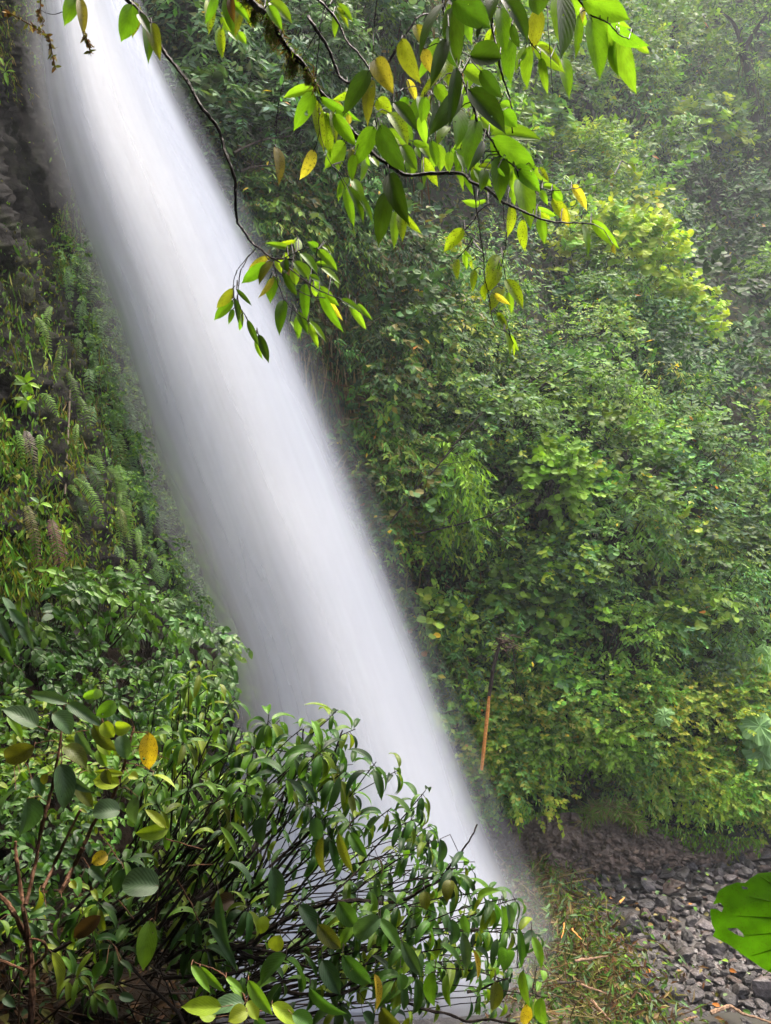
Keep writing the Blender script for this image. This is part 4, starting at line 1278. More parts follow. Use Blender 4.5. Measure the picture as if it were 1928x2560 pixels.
# 3 large-leaved spray hanging from the top right
lines3 = [
    (B([(155, -60), (165, 60), (185, 190), (200, 350), (270, 480), (320, 620), (370, 740), (400, 850), (490, 960), (560, 1080), (660, 1160), (690, 1230)]), 4.2, 1.5),
    (B([(1070, -40), (1150, 60), (1190, 110), (1300, 155), (1380, 240), (1450, 270)]), 2.4, 1.2),
    (B([(520, -40), (500, 170), (515, 250), (560, 480), (595, 590), (625, 680), (640, 780), (640, 920)]), 3.0, 2.0),
    (B([(880, -40), (890, 180), (905, 400), (920, 640)]), 1.4, .9),
    (B([(700, -40), (690, 130), (760, 280), (830, 370)]), 1.6, 1.0),
]
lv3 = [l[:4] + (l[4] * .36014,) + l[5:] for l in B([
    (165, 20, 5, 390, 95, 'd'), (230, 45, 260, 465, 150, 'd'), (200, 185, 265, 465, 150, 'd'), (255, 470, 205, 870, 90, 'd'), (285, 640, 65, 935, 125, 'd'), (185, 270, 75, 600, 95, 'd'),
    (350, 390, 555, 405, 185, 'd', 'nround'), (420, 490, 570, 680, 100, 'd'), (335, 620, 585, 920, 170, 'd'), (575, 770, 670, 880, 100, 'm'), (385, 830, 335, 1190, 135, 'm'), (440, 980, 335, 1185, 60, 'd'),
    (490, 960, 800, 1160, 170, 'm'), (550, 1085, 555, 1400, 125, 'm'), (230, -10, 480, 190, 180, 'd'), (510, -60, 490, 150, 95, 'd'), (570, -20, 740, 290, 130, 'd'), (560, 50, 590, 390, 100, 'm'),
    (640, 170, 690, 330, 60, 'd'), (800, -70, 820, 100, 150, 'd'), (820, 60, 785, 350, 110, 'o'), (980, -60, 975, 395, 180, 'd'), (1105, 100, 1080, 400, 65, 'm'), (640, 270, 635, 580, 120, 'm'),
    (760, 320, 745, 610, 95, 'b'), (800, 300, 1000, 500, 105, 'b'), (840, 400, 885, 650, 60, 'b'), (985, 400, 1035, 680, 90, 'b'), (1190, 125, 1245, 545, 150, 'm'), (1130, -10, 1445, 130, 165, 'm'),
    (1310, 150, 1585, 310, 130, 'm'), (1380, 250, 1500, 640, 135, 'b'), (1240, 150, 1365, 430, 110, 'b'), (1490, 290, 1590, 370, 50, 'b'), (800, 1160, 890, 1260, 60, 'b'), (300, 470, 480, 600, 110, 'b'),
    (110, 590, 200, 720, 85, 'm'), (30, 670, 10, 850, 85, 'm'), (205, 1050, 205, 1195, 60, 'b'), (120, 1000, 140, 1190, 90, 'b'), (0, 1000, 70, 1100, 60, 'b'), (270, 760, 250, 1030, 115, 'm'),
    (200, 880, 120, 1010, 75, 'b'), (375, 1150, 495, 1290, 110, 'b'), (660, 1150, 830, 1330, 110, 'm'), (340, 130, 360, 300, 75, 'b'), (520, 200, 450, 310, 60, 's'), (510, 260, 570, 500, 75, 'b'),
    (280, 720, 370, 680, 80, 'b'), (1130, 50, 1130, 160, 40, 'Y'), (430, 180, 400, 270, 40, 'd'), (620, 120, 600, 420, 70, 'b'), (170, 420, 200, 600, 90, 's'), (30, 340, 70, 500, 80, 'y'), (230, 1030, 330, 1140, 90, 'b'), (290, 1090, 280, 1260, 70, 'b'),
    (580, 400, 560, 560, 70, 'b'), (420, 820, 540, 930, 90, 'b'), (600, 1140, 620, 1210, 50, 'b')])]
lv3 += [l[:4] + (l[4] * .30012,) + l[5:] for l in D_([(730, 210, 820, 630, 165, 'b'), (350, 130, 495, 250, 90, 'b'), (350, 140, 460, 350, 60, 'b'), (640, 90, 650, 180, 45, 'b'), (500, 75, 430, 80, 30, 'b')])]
branch_tree('leafy_branch', 'branch of large pointed leaves coloured as shaded or backlit hanging from the top right', lines3, lv3, 0.0, more=.6)

# 4 twig with two leaves at the top left
lines4 = [(Z1([(360, -60), (345, -15), (330, -5), (280, 45), (225, 62), (180, 45)]), 1.6, .8)]
lv4 = [l[:4] + (l[4] * .57863,) + l[5:] for l in Z1([(325, -10, 280, 108, 62, 'm'), (345, -10, 360, 152, 46, 'y')])]
branch_tree('hanging_twig', 'twig with one green and one brownish leaf at the top left', lines4, lv4, .2)


def sprig(label, pts, n=46):
    root = proj(pts[0][0], pts[0][1], 1.7)
    mb = MB()
    pp = catmull(pts, 10)
    P = proj(pp[:, 0], pp[:, 1], 1.7)
    mb.tube(P, np.linspace(.0016, .0008, len(P)), PAL['brown'], 5)
    k = rng.integers(2, len(P), n)
    mb.leaves(P[k], nrm(rng.normal(size=(n, 3)) + np.array([0, 0, -1])), rng.normal(size=(n, 3)), rng.uniform(.008, .02, n), .006, tint(['straw', 'brown', 'olive'], n, .3), tpl='mid')
    tag(mb.build('dry_sprig', M_STRAND, at=root), label, 'sprig')


G0 = zoomer(0, 0, .40706)
sprig('dry mossy sprig drooping over the left edge of the water', G0([(20, 60), (130, 120), (230, 180), (300, 230), (320, 320), (345, 430)]), 70)
sprig('short dry sprig dangling under the two top left leaves', G0([(520, 190), (535, 250), (560, 345)]), 26)
sprig('tiny dark sprig hanging beside the top left rock', G0([(250, 0), (250, 70), (262, 150)]), 16)

# ------------------------------------------------------------------ foreground shrubs
R1 = zoomer(0, 1600, .36014); R2 = zoomer(500, 1700, .36014); R3 = zoomer(0, 2060, .36014); R4 = zoomer(500, 2060, .36014); R5 = zoomer(900, 2060, .31212); R6 = zoomer(1400, 2060, .31693)
TONE2 = {'g': (.05, .095, .04), 'G': (.026, .06, .022), 'm': (.045, .11, .016), 'b': (.10, .2, .016), 'l': (.2, .27, .018), 'Y': (.36, .26, .02), 'o': (.075, .09, .010), 'n': (.05, .026, .010), 'd': (.02, .05, .012)}
SPOT2 = {'g': .15, 'G': .1, 'm': .1, 'b': .05, 'l': .1, 'Y': .8, 'o': .6, 'n': .5, 'd': .1}
DEP2 = {k: 2.35 for k in TONE2}
# broad-leaved shrub at the left with red leaf stalks
lvA = [l[:4] + (l[4] * .36014,) + l[5:] for l in R1([
    (265, 600, 20, 485, 140, 'g'), (365, 510, 490, 650, 140, 'g'), (420, 860, 440, 1170, 150, 'g'), (470, 440, 220, 385, 80, 'g'), (470, 440, 705, 600, 85, 'g'), (530, 640, 640, 800, 75, 'g'),
    (650, 590, 810, 760, 95, 'o'), (720, 570, 790, 670, 100, 'l'), (800, 600, 910, 600, 105, 'l'), (1030, 640, 1035, 890, 125, 'Y'), (240, 740, 40, 810, 140, 'o'), (840, 660, 880, 825, 105, 'g'),
    (110, 1040, 5, 1230, 115, 'g'), (190, 1100, 130, 1350, 195, 'G'), (860, 930, 660, 915, 50, 'l'), (830, 1000, 655, 975, 120, 'l'), (900, 940, 960, 965, 65, 'l'), (1060, 940, 1215, 1030, 60, 'l'),
    (830, 1185, 650, 1205, 145, 'g', 'nround'), (960, 1090, 945, 1275, 105, 'g'), (1170, 1310, 945, 1340, 105, 'l'), (1150, 1300, 1010, 1180, 65, 'l'), (450, 740, 595, 890, 120, 'o'), (500, 960, 645, 1055, 65, 'g'),
    (700, 350, 580, 395, 60, 'b'), (690, 340, 655, 415, 60, 'b'), (800, 430, 670, 525, 110, 'b'), (830, 460, 910, 545, 55, 'b'), (0, 470, -60, 600, 100, 'g'), (140, 920, 190, 970, 50, 'b'), (50, 530, 150, 680, 60, 'b'),
    (520, 1010, 640, 1160, 90, 'o'), (730, 900, 770, 1000, 80, 'o'), (330, 930, 300, 1000, 60, 'o'), (220, 960, 290, 1080, 80, 'G'), (690, 690, 760, 800, 90, 'l'), (680, 760, 740, 880, 70, 'b')])]
lvA += [l[:4] + (l[4] * .36014,) + l[5:] for l in R3([
    (1040, 670, 995, 1005, 135, 'b'), (1100, 430, 860, 420, 195, 'g', 'nround'), (360, 890, 385, 1155, 85, 'l'), (270, 460, 350, 545, 95, 'l'), (320, 575, 205, 625, 65, 'm'), (740, 965, 655, 1065, 85, 'm'), (750, 215, 640, 270, 95, 'Y'),
    (-5, 670, 45, 790, 65, 'b'), (700, 640, 520, 780, 110, 'n'), (490, 400, 530, 450, 50, 'l'), (430, 510, 450, 590, 55, 'm'), (30, 1200, 105, 1270, 60, 'G'), (770, 1220, 815, 1340, 60, 'm'), (850, 960, 900, 1080, 55, 'm'), (830, 950, 920, 1030, 40, 'd'), (830, 1190, 930, 1220, 60, 'G'), (150, 560, 60, 480, 50, 'G'), (860, 310, 800, 480, 80, 'G'), (620, 300, 730, 400, 70, 'G'), (0, 910, 80, 950, 40, 'G')])]
linesA = [
    (R3([(160, 1500), (210, 1388), (225, 1100), (205, 850), (150, 500), (110, 200)]) + R1([(110, 1400)]), 11, 3),
    (R3([(205, 850), (130, 680), (60, 560), (-20, 480)]), 7, 5),
    (R3([(225, 1000), (320, 900), (300, 820), (180, 790)]), 5, 2),
    (R3([(-20, 940), (90, 980), (180, 1020)]), 4, 3),
    (R1([(280, 1340), (330, 1150), (370, 1000), (400, 820), (430, 640), (445, 450)]), 5, 2.4),
    (R3([(180, 560), (240, 300), (290, 0)]) + R1([(300, 1270), (290, 1330)]), 5, 4),
    (R3([(420, 480), (560, 200), (650, 0)]) + R1([(770, 1120), (830, 960), (880, 800), (920, 640), (930, 600)]), 6, 2.4),
    (R3([(300, 450), (480, 60), (540, -60)]) + R1([(560, 1180)]), 4.5, 3),
    (R1([(430, 700), (430, 860)]), 1.2, 1.0), (R1([(440, 810), (520, 850), (610, 910)]), 1.3, 1.0), (R1([(100, 880), (200, 820), (400, 780)]), 1.3, 1.1), (R1([(250, 720), (340, 700), (420, 700)]), 1.2, 1.1),
    (R1([(265, 600), (340, 630), (420, 650)]), 1.2, 1.1), (R1([(530, 640), (640, 620), (700, 615)]), 1.1, 1.0), (R1([(930, 640), (1030, 640)]), 1.2, 1.1), (R1([(915, 735), (1010, 740), (1100, 800), (1180, 830)]), 1.2, 1.0),
    (R1([(880, 855), (960, 870), (1080, 920)]), 1.2, 1.0), (R3([(1145, 100), (1280, 140), (1420, 180)]), 1.5, 1.3), (R3([(1235, 390), (1330, 560), (1390, 700)]), 1.5, 1.2), (R3([(1090, 560), (1070, 690)]), 1.4, 1.2), (R3([(1310, 290), (1480, 280)]), 1.3, 1.2), (R3([(830, 530), (930, 660)]), 1.3, 1.2),
    (R3([(690, 60), (760, 150), (830, 260)]), 1.3, 1.1), (R3([(590, 650), (680, 760), (770, 820)]), 1.1, .9)]
branch_tree('broad_leaved_shrub', 'foreground shrub of broad matt toothed leaves on red stalks at lower left', linesA, lvA, 0, mat_wood=M_REDBARK, mat_leaf=M_WETLEAF, tones=TONE2, spots=SPOT2, deps=DEP2, dep_line=2.42,
            cat='shrub', petiole=90, bend=(.5, 1.3), facing=.5, wf=1.0)

# light green plant in the bottom centre
lvB = [l[:4] + (l[4] * .36014,) + l[5:] for l in R4([
    (310, 1245, 50, 1320, 135, 'g'), (150, 1270, -120, 1270, 120, 'l'), (110, 1340, 0, 1310, 130, 'l'), (330, 1300, 200, 1370, 120, 'l'), (330, 1230, 400, 1360, 90, 'l'), (500, 1250, 680, 1400, 110, 'l'), (180, 1065, 300, 1170, 50, 'b'),
    (210, 1120, 290, 1220, 60, 'b'), (335, 1085, 500, 1320, 90, 'b'), (0, 990, 170, 1160, 60, 'b'), (-60, 980, 70, 1170, 60, 'b'), (380, 1350, 440, 1420, 80, 'm'), (640, 1320, 780, 1400, 110, 'm')])]
linesB = [(R4([(300, 1500), (310, 1380), (320, 1270), (300, 1180), (200, 1080), (100, 1010), (-40, 960)]), 3, 1.2), (R4([(320, 1270), (430, 1300), (520, 1260)]), 2, 1.2), (R4([(320, 1240), (350, 1140), (340, 1090)]), 2, 1.0)]
branch_tree('light_green_plant', 'light yellow green plant with veined leaves at the bottom below the dark stems', linesB, lvB, -.35, mat_wood=M_REDBARK, mat_leaf=M_WETLEAF, tones=TONE2, spots=SPOT2, deps=DEP2, dep_line=2.42, cat='plant', petiole=90)

# glossy shrub with drooping pointed leaves: many leaning stems
TIPS = R2([(945, 235), (1060, 345), (720, 335), (1230, 570), (1360, 625), (1320, 880), (1065, 965), (1470, 985), (1550, 1065), (1650, 1110), (480, 205), (290, 330), (770, 750), (840, 850), (870, 1035), (650, 500), (570, 250),
           (390, 440), (250, 480), (430, 600), (600, 640), (700, 680), (850, 330), (960, 480), (980, 620), (330, 700), (180, 700), (780, 430), (500, 380), (330, 520)])
TIPS += R5([(670, 125), (500, 105), (610, 255), (810, 450), (1050, 540), (1140, 640), (1240, 610), (830, 720), (1060, 850), (1250, 870), (1440, 900), (1260, 1150), (1190, 1250), (1370, 1365), (1500, 1390), (600, 700), (430, 700),
            (210, 690), (330, 830), (560, 900), (520, 1180), (700, 1110), (870, 1000), (380, 1190), (100, 1200), (690, 640), (930, 720), (780, 880), (320, 330), (420, 270), (120, 400), (250, 560), (950, 1080), (1100, 1080), (160, 850), (250, 1000)])
NEARTIP = R1([(1170, 130), (1300, 200), (1380, 230), (1530, 230), (1250, 330), (1310, 650), (1450, 480), (1560, 560), (1640, 420), (1180, 160), (1500, 640), (1350, 840), (1580, 800)])
SHRUBROOTS = [(230, 2400, 3.4), (330, 2360, 3.5), (140, 2450, 3.5), (520, 2470, 3.6), (250, 2330, 3.5), (600, 2500, 3.5), (460, 2560, 3.3), (400, 2420, 3.6)]


def rosette_at(mb, P, axis, nleaf, L, names, droop=1.1):
    a = rng.uniform(0, 6.28) + np.arange(nleaf) * 2.399
    ref = nrm(np.cross(axis, [.2, .3, .9]))
    ref2 = np.cross(axis, ref)
    D = np.cos(a)[:, None] * ref + np.sin(a)[:, None] * ref2 + axis * rng.uniform(-.1, .55, (nleaf, 1))
    D[:, 2] -= .22
    D = nrm(D)
    Nn = nrm(np.array([0, 0, 1.0]) + axis * .4 + rng.normal(size=(nleaf, 3)) * .2)
    Ls = L * rng.uniform(.65, 1.15, nleaf)
    back = axis * rng.uniform(0, .07, (nleaf, 1))
    base = P - back
    pet = rng.uniform(.006, .016, (nleaf, 1))
    col = tint(names, nleaf, .25)
    mb.leaves(base + D * pet, D, Nn, Ls, Ls * rng.uniform(.2, .31, nleaf), col, bend=droop * rng.uniform(.8, 2.0, nleaf), tpl='near', cup=.25)
    return base, base + D * pet


SETS = [
    ('drooping_leaf_shrub', 'glossy dark green shrub of drooping pointed leaves leaning over the white water', TIPS, ['gl', 'gm', 'gd', 'gm', 'gy', 'gb'], .098, SHRUBROOTS, 42),
    ('bright_leaf_shrub', 'brighter green shrub with yellowish shoots rising left of the glossy shrub', NEARTIP, ['gb', 'gm', 'gy', 'gm'], .088, [(330, 2350, 3.4), (420, 2380, 3.4)], 8),
]
poly_x = [(1800, 540, 960), (1900, 480, 1080), (2000, 480, 1110), (2100, 520, 1180), (2200, 560, 1230), (2300, 600, 1300), (2420, 640, 1330), (2540, 620, 1340)]
for name, lab, tips, names, L, roots, extra in SETS:
    tips = list(tips)
    for _ in range(extra):
        y = rng.uniform(1830, 2540)
        x0 = np.interp(y, [p[0] for p in poly_x], [p[1] for p in poly_x]); x1 = np.interp(y, [p[0] for p in poly_x], [p[2] for p in poly_x])
        tips.append((rng.uniform(x0, x1), y) if name.startswith('droop') else (rng.uniform(330, 640), rng.uniform(1720, 2000)))
    if name.startswith('droop'):
        for _ in range(30):
            tips.append((rng.uniform(200, 620), rng.uniform(2080, 2420)))
        for _ in range(8):
            tips.append((rng.uniform(20, 240), rng.uniform(2250, 2520)))
    r0 = proj(*roots[0])
    e = empty(name, r0, lab, 'shrub')
    sb, lb, tw = MB(), MB(), MB()
    for k, (tx, ty) in enumerate(tips):
        rx, ry, rd = roots[rng.integers(0, len(roots))]
        if tx > 900:
            rx, ry, rd = roots[rng.integers(max(0, len(roots) - 4), len(roots))]
        td = rng.uniform(2.35, 3.3)
        p0 = proj(rx + rng.normal() * 25, ry + rng.normal() * 15, rd)
        p3 = proj(tx, ty, td)
        low = np.interp(ty, [1700, 2200, 2560], [.75, .5, .25])
        p1 = p0 + (p3 - p0) * .4 + np.array([0, 0, -.10 * (1 - low) + .02]) + rng.normal(size=3) * np.array([.05, .06, .05])
        p2 = p0 + (p3 - p0) * .78 + np.array([0, 0, .02 + .05 * low]) + rng.normal(size=3) * .03
        t = np.linspace(0, 1, 18)[:, None]
        pts = p0 * (1 - t) ** 3 + 3 * p1 * t * (1 - t) ** 2 + 3 * p2 * t ** 2 * (1 - t) + p3 * t ** 3
        pts = pts + np.cumsum(rng.normal(size=pts.shape) * .0018, 0)
        thick = rng.uniform(.0045, .0085) if k % 3 == 0 else rng.uniform(.003, .005)
        sb.tube(pts, np.linspace(thick, .0016, 18), np.array([1, 1, 1]) * rng.uniform(.7, 1.3), 6)
        ax = nrm(pts[-1] - pts[-3])
        nl = int(rng.integers(5, 9))
        b0, b1 = rosette_at(lb, pts[-1], ax, nl, L * rng.uniform(.85, 1.2), names, 1.1)
        for q0, q1 in zip(b0, b1):
            tw.tube(np.array([q0, q1]), [.0013, .001], (1, 1, 1), 4)
        # opposite pairs and short side shoots lower on the stem
        for f in ([15, 13, 11] if name.startswith('droop') else [15, 13, 11, 9]):
            if rng.random() < .4:
                continue
            axm = nrm(pts[f] - pts[f - 1])
            if rng.random() < .55:
                b0, b1 = rosette_at(lb, pts[f], axm, 2, L, names, .9)
                for q0, q1 in zip(b0, b1):
                    tw.tube(np.array([q0, q1]), [.0013, .001], (1, 1, 1), 4)
            else:
                sd_ = nrm(axm * .7 + rng.normal(size=3) * .6 + np.array([.25, 0, .1]))
                end = pts[f] + sd_ * rng.uniform(.08, .2) + np.array([0, 0, -.01])
                tw.tube(np.array([pts[f], (pts[f] + end) / 2 + np.array([0, 0, .01]), end]), [.0022, .0017, .0012], (1, 1, 1), 5)
                b0, b1 = rosette_at(lb, end, sd_, int(rng.integers(3, 6)), L * .9, names, 1.2)
    sb.build('stems', M_DARKBARK, e, at=r0, smooth=True)
    tw.build('twigs', M_DARKBARK, e, at=r0)
    lb.build('leaves', M_WETLEAF, e, at=r0, smooth=True)

# particular large leaves, low branches and yellow leaves of the same shrub layer
lvC = [l[:4] + (l[4] * .36014,) + l[5:] for l in R4([
    (600, 910, 430, 1115, 130, 'm'), (600, 940, 710, 1165, 120, 'm'), (850, 945, 970, 1180, 120, 'G'), (990, 910, 1180, 1100, 125, 'm'), (760, 1140, 1020, 1310, 95, 'm'), (1210, 1040, 1210, 1300, 80, 'Y'), (1250, 650, 1080, 765, 130, 'g', 'nround'),
    (960, 540, 1080, 705, 125, 'm'), (1240, 660, 1390, 870, 85, 'm'), (500, 300, 520, 580, 125, 'G'), (450, -45, 430, 145, 125, 'G'), (855, 90, 880, 345, 95, 'o'), (240, 520, 75, 570, 115, 'n'), (190, 270, 340, 465, 110, 'G'),
    (130, 480, 210, 880, 75, 'G'), (60, 690, 250, 1020, 65, 'G'), (140, 20, 262, 240, 55, 'b'), (210, -10, 350, 190, 55, 'b'), (1400, 810, 1540, 1060, 85, 'G'), (690, 560, 850, 790, 110, 'G'), (820, 700, 975, 860, 110, 'o'), (460, 640, 420, 760, 90, 'l'),
    (560, 770, 500, 870, 110, 'l'), (1260, 1280, 1400, 1400, 140, 'o'), (1130, 1310, 1200, 1400, 80, 'G'), (800, -50, 830, 110, 100, 'G'), (1040, 60, 1160, 230, 80, 'm'), (960, 60, 1060, 330, 70, 'o')])]
lvC += [l[:4] + (l[4] * .31212,) + l[5:] for l in R5([
    (640, 120, 610, 310, 95, 'G'), (730, 450, 700, 620, 100, 'o'), (520, 540, 530, 690, 95, 'o'), (1080, 1260, 1060, 1490, 120, 'o'), (1340, 1440, 1310, 1600, 95, 'Y'), (1460, 1390, 1480, 1600, 110, 'b'), (1310, 1170, 1360, 1460, 95, 'b'),
    (1270, 830, 1290, 1150, 65, 'm'), (1180, 1010, 1150, 1190, 130, 'm'), (1100, 920, 1060, 1150, 60, 'd'), (910, 1010, 930, 1250, 55, 'Y'), (600, 1190, 600, 1450, 130, 'b'), (700, 1200, 730, 1460, 70, 'b'), (1380, 900, 1450, 1150, 80, 'b'), (820, 870, 850, 1160, 90, 'g'),
    (340, 950, 490, 1220, 95, 'g'), (640, 960, 790, 1180, 80, 'm'), (1130, 650, 1130, 900, 90, 'b'), (1180, 640, 1200, 820, 75, 'g'), (940, 600, 1120, 540, 80, 'b'), (720, 760, 730, 960, 110, 'G'), (830, 720, 870, 870, 80, 'm'), (320, 1200, 330, 1330, 110, 'm'), (340, 1320, 350, 1490, 80, 'd'), (130, 430, 150, 580, 60, 'd'), (145, 270, 165, 420, 35, 'n'), (1460, 1170, 1470, 1260, 60, 'b')])]
linesC = [
    (R4([(-200, 1000), (100, 900), (330, 830), (500, 720), (640, 640), (820, 570), (950, 545), (1100, 530), (1300, 550)]) + R5([(400, 590), (520, 510), (640, 450), (720, 340), (830, 200), (900, 90), (940, 0)]), 7.5, 1.8),
    (R4([(-100, 1120), (150, 1090), (480, 1130), (700, 1180), (960, 1180), (1140, 1110)]) + R5([(0, 1250), (170, 1330), (280, 1410), (400, 1440), (540, 1490), (700, 1520), (860, 1580), (1030, 1565), (1150, 1590), (1270, 1605)]), 5, 2.6),
    (R4([(-100, 940), (200, 840), (300, 900), (450, 950)]), 7, 4), (R4([(-200, 830), (100, 700), (400, 760), (700, 700), (900, 640)]), 5, 2.4), (R4([(-200, 900), (300, 860), (600, 890), (900, 770)]), 4, 2.4), (R4([(-200, 1000), (200, 940), (560, 930), (800, 1000), (1040, 900), (1330, 820)]), 4, 2),
    (R4([(-250, 1070), (200, 1040), (450, 960), (700, 860), (860, 790)]), 5, 2), (R4([(960, 1170), (1080, 1060), (1180, 940), (1300, 830)]) + R5([(420, 760)]), 3, 1.6), (R4([(770, 940), (1000, 890), (1080, 860)]), 2, 1.4), (R5([(0, 1190), (300, 1180), (520, 1185), (640, 1190)]), 1.8, 1.2),
    (R4([(380, 1300), (520, 960), (760, 760), (860, 560), (1060, 360), (1170, 250)]), 4, 1.8), (R4([(-60, 560), (200, 380), (400, 140), (480, 60)]) + R2([(560, 950), (640, 720), (690, 560), (720, 340)]), 6.5, 2), (R4([(0, 640), (330, 480), (500, 350), (760, 50), (790, 10)]), 5, 2.4),
    (R2([(-100, 1180), (100, 1120), (230, 950), (330, 740), (390, 560), (385, 440)]), 6, 2), (R2([(480, 1300), (640, 1160), (770, 1050), (820, 880)]), 4, 2), (R2([(860, 650), (930, 520), (990, 350)]), 3.4, 1.8),
    (R5([(860, 1350), (980, 1320), (1100, 1260), (1190, 1240)]), 3, 1.8), (R5([(860, 1000), (970, 920), (1050, 860), (1100, 720)]), 2.6, 1.4), (R5([(1050, 865), (1250, 860), (1260, 1150)]), 1.6, 1.2), (R5([(1380, 1350), (1450, 1385), (1520, 1390)]), 1.3, 1.0), (R5([(1310, 875), (1450, 890)]), 1.2, 1.0), (R5([(620, 430), (730, 490), (900, 600)]), 1.4, 1.0)]
rs = np.random.default_rng(3)
for _ in range(26):        # many dark leaning stems at the lower left
    x0, y0 = rs.uniform(120, 560), rs.uniform(2280, 2420)
    ln, an = rs.uniform(250, 620), math.radians(rs.uniform(32, 68))
    x1, y1 = x0 + ln * math.cos(an), y0 - ln * math.sin(an)
    linesC.append(([(x0, y0), ((x0 + x1) / 2 + rs.normal() * 14 + 12, (y0 + y1) / 2 + 14), (x1, y1)], rs.uniform(3, 5.2), rs.uniform(1.6, 2.4)))
branch_tree('leaning_shrub', 'shrub of long dark leaning stems with large ribbed leaves in the foreground', linesC, lvC, .1, mat_wood=M_DARKBARK, mat_leaf=M_WETLEAF, tones=TONE2, spots=SPOT2, deps={k: 2.25 for k in TONE2}, dep_line=2.55,
            cat='shrub', petiole=70, bend=(.5, 1.3), facing=.5, split=True, wf=1.0)

# strap-leaved plant at the left edge
Z3 = zoomer(0, 850, .57863)
lvS = [l[:4] + (l[4] * .57863,) + l[5:] for l in Z3([(10, 1110, 70, 1230, 45, 'g'), (80, 1200, 145, 1340, 42, 'g'), (-10, 1180, 60, 1330, 45, 'G'), (-10, 1280, 60, 1400, 50, 'm'), (15, 1290, 55, 1330, 40, 'm'), (40, 1160, 120, 1250, 40, 'G')])]
branch_tree('strap_leaved_plant', 'plant of long glossy strap leaves at the left edge under the cliff', [(Z3([(-60, 1420), (-20, 1300), (20, 1180), (60, 1150)]), 4, 2)], lvS, 2.6, mat_wood=M_BARK, mat_leaf=M_WETLEAF, tones=TONE2, spots=SPOT2, deps=DEP2, dep_line=2.5, cat='plant', shape='nlance')

# undergrowth that nobody could count on the near slope
mb = MB()
for k in range(85):
    px, py = rng.uniform(-200, 520), rng.uniform(1640, 2330)
    if py > 2150 and rng.random() < .5:
        continue
    c = LEDGE.pos(px, py, -.12)
    nm = (['gb', 'gm', 'gy'] if rng.random() < .5 else ['gm', 'gl', 'grey']) if py < 2080 else ['gl', 'gd', 'gm']
    P, D, Nn, Ls, W, a_, b_, ti = spray_leaves(c, np.array([.2, -.6, .8]), np.array([.24, .2, .2]), 9, 7, .065 if rng.random() < .7 else .04, .42, .7)
    mb.leaves(P, D, Nn, Ls, W, tint(nm, len(P), .3), bend=.6, tpl='mid')
for k in range(30):
    px, py = rng.uniform(120, 420), rng.uniform(1630, 1830)
    c = LEDGE.pos(px, py, -.15)
    P, D, Nn, Ls, W, a_, b_, ti = spray_leaves(c, np.array([.2, -.6, .8]), np.array([.3, .2, .25]), 8, 6, .07, .42, 1.0)
    mb.leaves(P, D, Nn, Ls, W, tint(['gl', 'gd', 'gm'], len(P), .3), bend=.6, tpl='mid')
    for q in range(0, 8, 2):
        mb.tube(np.array([c + np.array([0, .1, -.2]), (c + a_[q]) / 2, a_[q], b_[q]]), [.006, .005, .004, .002], (.02, .014, .01), 5)
tag(mb.build('slope_undergrowth', M_WETLEAF), 'fine green undergrowth on the near slope behind the stems', 'undergrowth', kind='stuff')

# dead leaves and litter on the near slope
mb = MB()
n = 900
px, py = rng.uniform(-100, 560, n), rng.uniform(2200, 2700, n)
P = LEDGE.pos(px, py, -.05)
mb.leaves(P, rng.normal(size=(n, 3)), np.array([0, -.5, .8]) + rng.normal(size=(n, 3)) * .5, rng.uniform(.03, .09, n), rng.uniform(.02, .04, n), tint(['brown', 'brown', 'dark', 'olive'], n, .4) * .25, bend=.6, tpl='mid')
for k in range(150):
    x, y = rng.uniform(-60, 540), rng.uniform(2200, 2640)
    p = LEDGE.pos(x, y, -.1 - .25 * rng.random())
    v = nrm(rng.normal(size=3) * np.array([1, .5, .8])) * rng.uniform(.06, .3)
    mb.tube(np.array([p - v, p + rng.normal(size=3) * .03, p + v]), np.array([1, .8, .5]) * rng.uniform(.002, .006), np.array(PAL['brown']) * rng.uniform(.03, .2), 5)
tag(mb.build('leaf_litter', M_STRAND), 'dark brown dead leaves littering the near slope', 'leaf litter', kind='stuff')

# ------------------------------------------------------------------ big torn leaf at the right
out_ = R6([(1680, 378), (1600, 385), (1560, 390), (1500, 430), (1460, 465), (1400, 460), (1340, 480), (1290, 500), (1250, 530), (1225, 600), (1206, 635), (1262, 622), (1292, 650), (1278, 694), (1225, 668), (1188, 670), (1185, 710), (1200, 790), (1225, 840),
           (1205, 885), (1270, 920), (1340, 955), (1440, 1030), (1530, 1090), (1600, 1140), (1680, 1180), (1900, 1250), (2100, 1180), (2230, 950), (2200, 650), (2050, 460), (1850, 385)])
hole1 = R6([(1320, 825), (1360, 821), (1400, 822), (1440, 860), (1455, 890), (1425, 888), (1385, 868)])
hole2 = R6([(1430, 492), (1478, 498), (1482, 514), (1446, 515)])
pts2 = [Vector((x, -y)) for x, y in out_]
no = len(pts2)
h1s = len(pts2); pts2 += [Vector((x, -y)) for x, y in hole1]
h2s = len(pts2); pts2 += [Vector((x, -y)) for x, y in hole2]
edges = [(i, (i + 1) % no) for i in range(no)] + [(h1s + i, h1s + (i + 1) % len(hole1)) for i in range(len(hole1))] + [(h2s + i, h2s + (i + 1) % len(hole2)) for i in range(len(hole2))]
for x in np.arange(1770, 2110, 14):
    for y in np.arange(2180, 2460, 14):
        pts2.append(Vector((x + rng.uniform(-3, 3), -y + rng.uniform(-3, 3))))
vo, eo, fo, _, _, _ = delaunay_2d_cdt(pts2, edges, [], 0, 1e-4)


def inside(p, poly):
    c = False
    for i in range(len(poly)):
        (x1, y1), (x2, y2) = poly[i], poly[i - 1]
        if (y1 > p[1]) != (y2 > p[1]) and p[0] < (x2 - x1) * (p[1] - y1) / (y2 - y1) + x1:
            c = not c
    return c


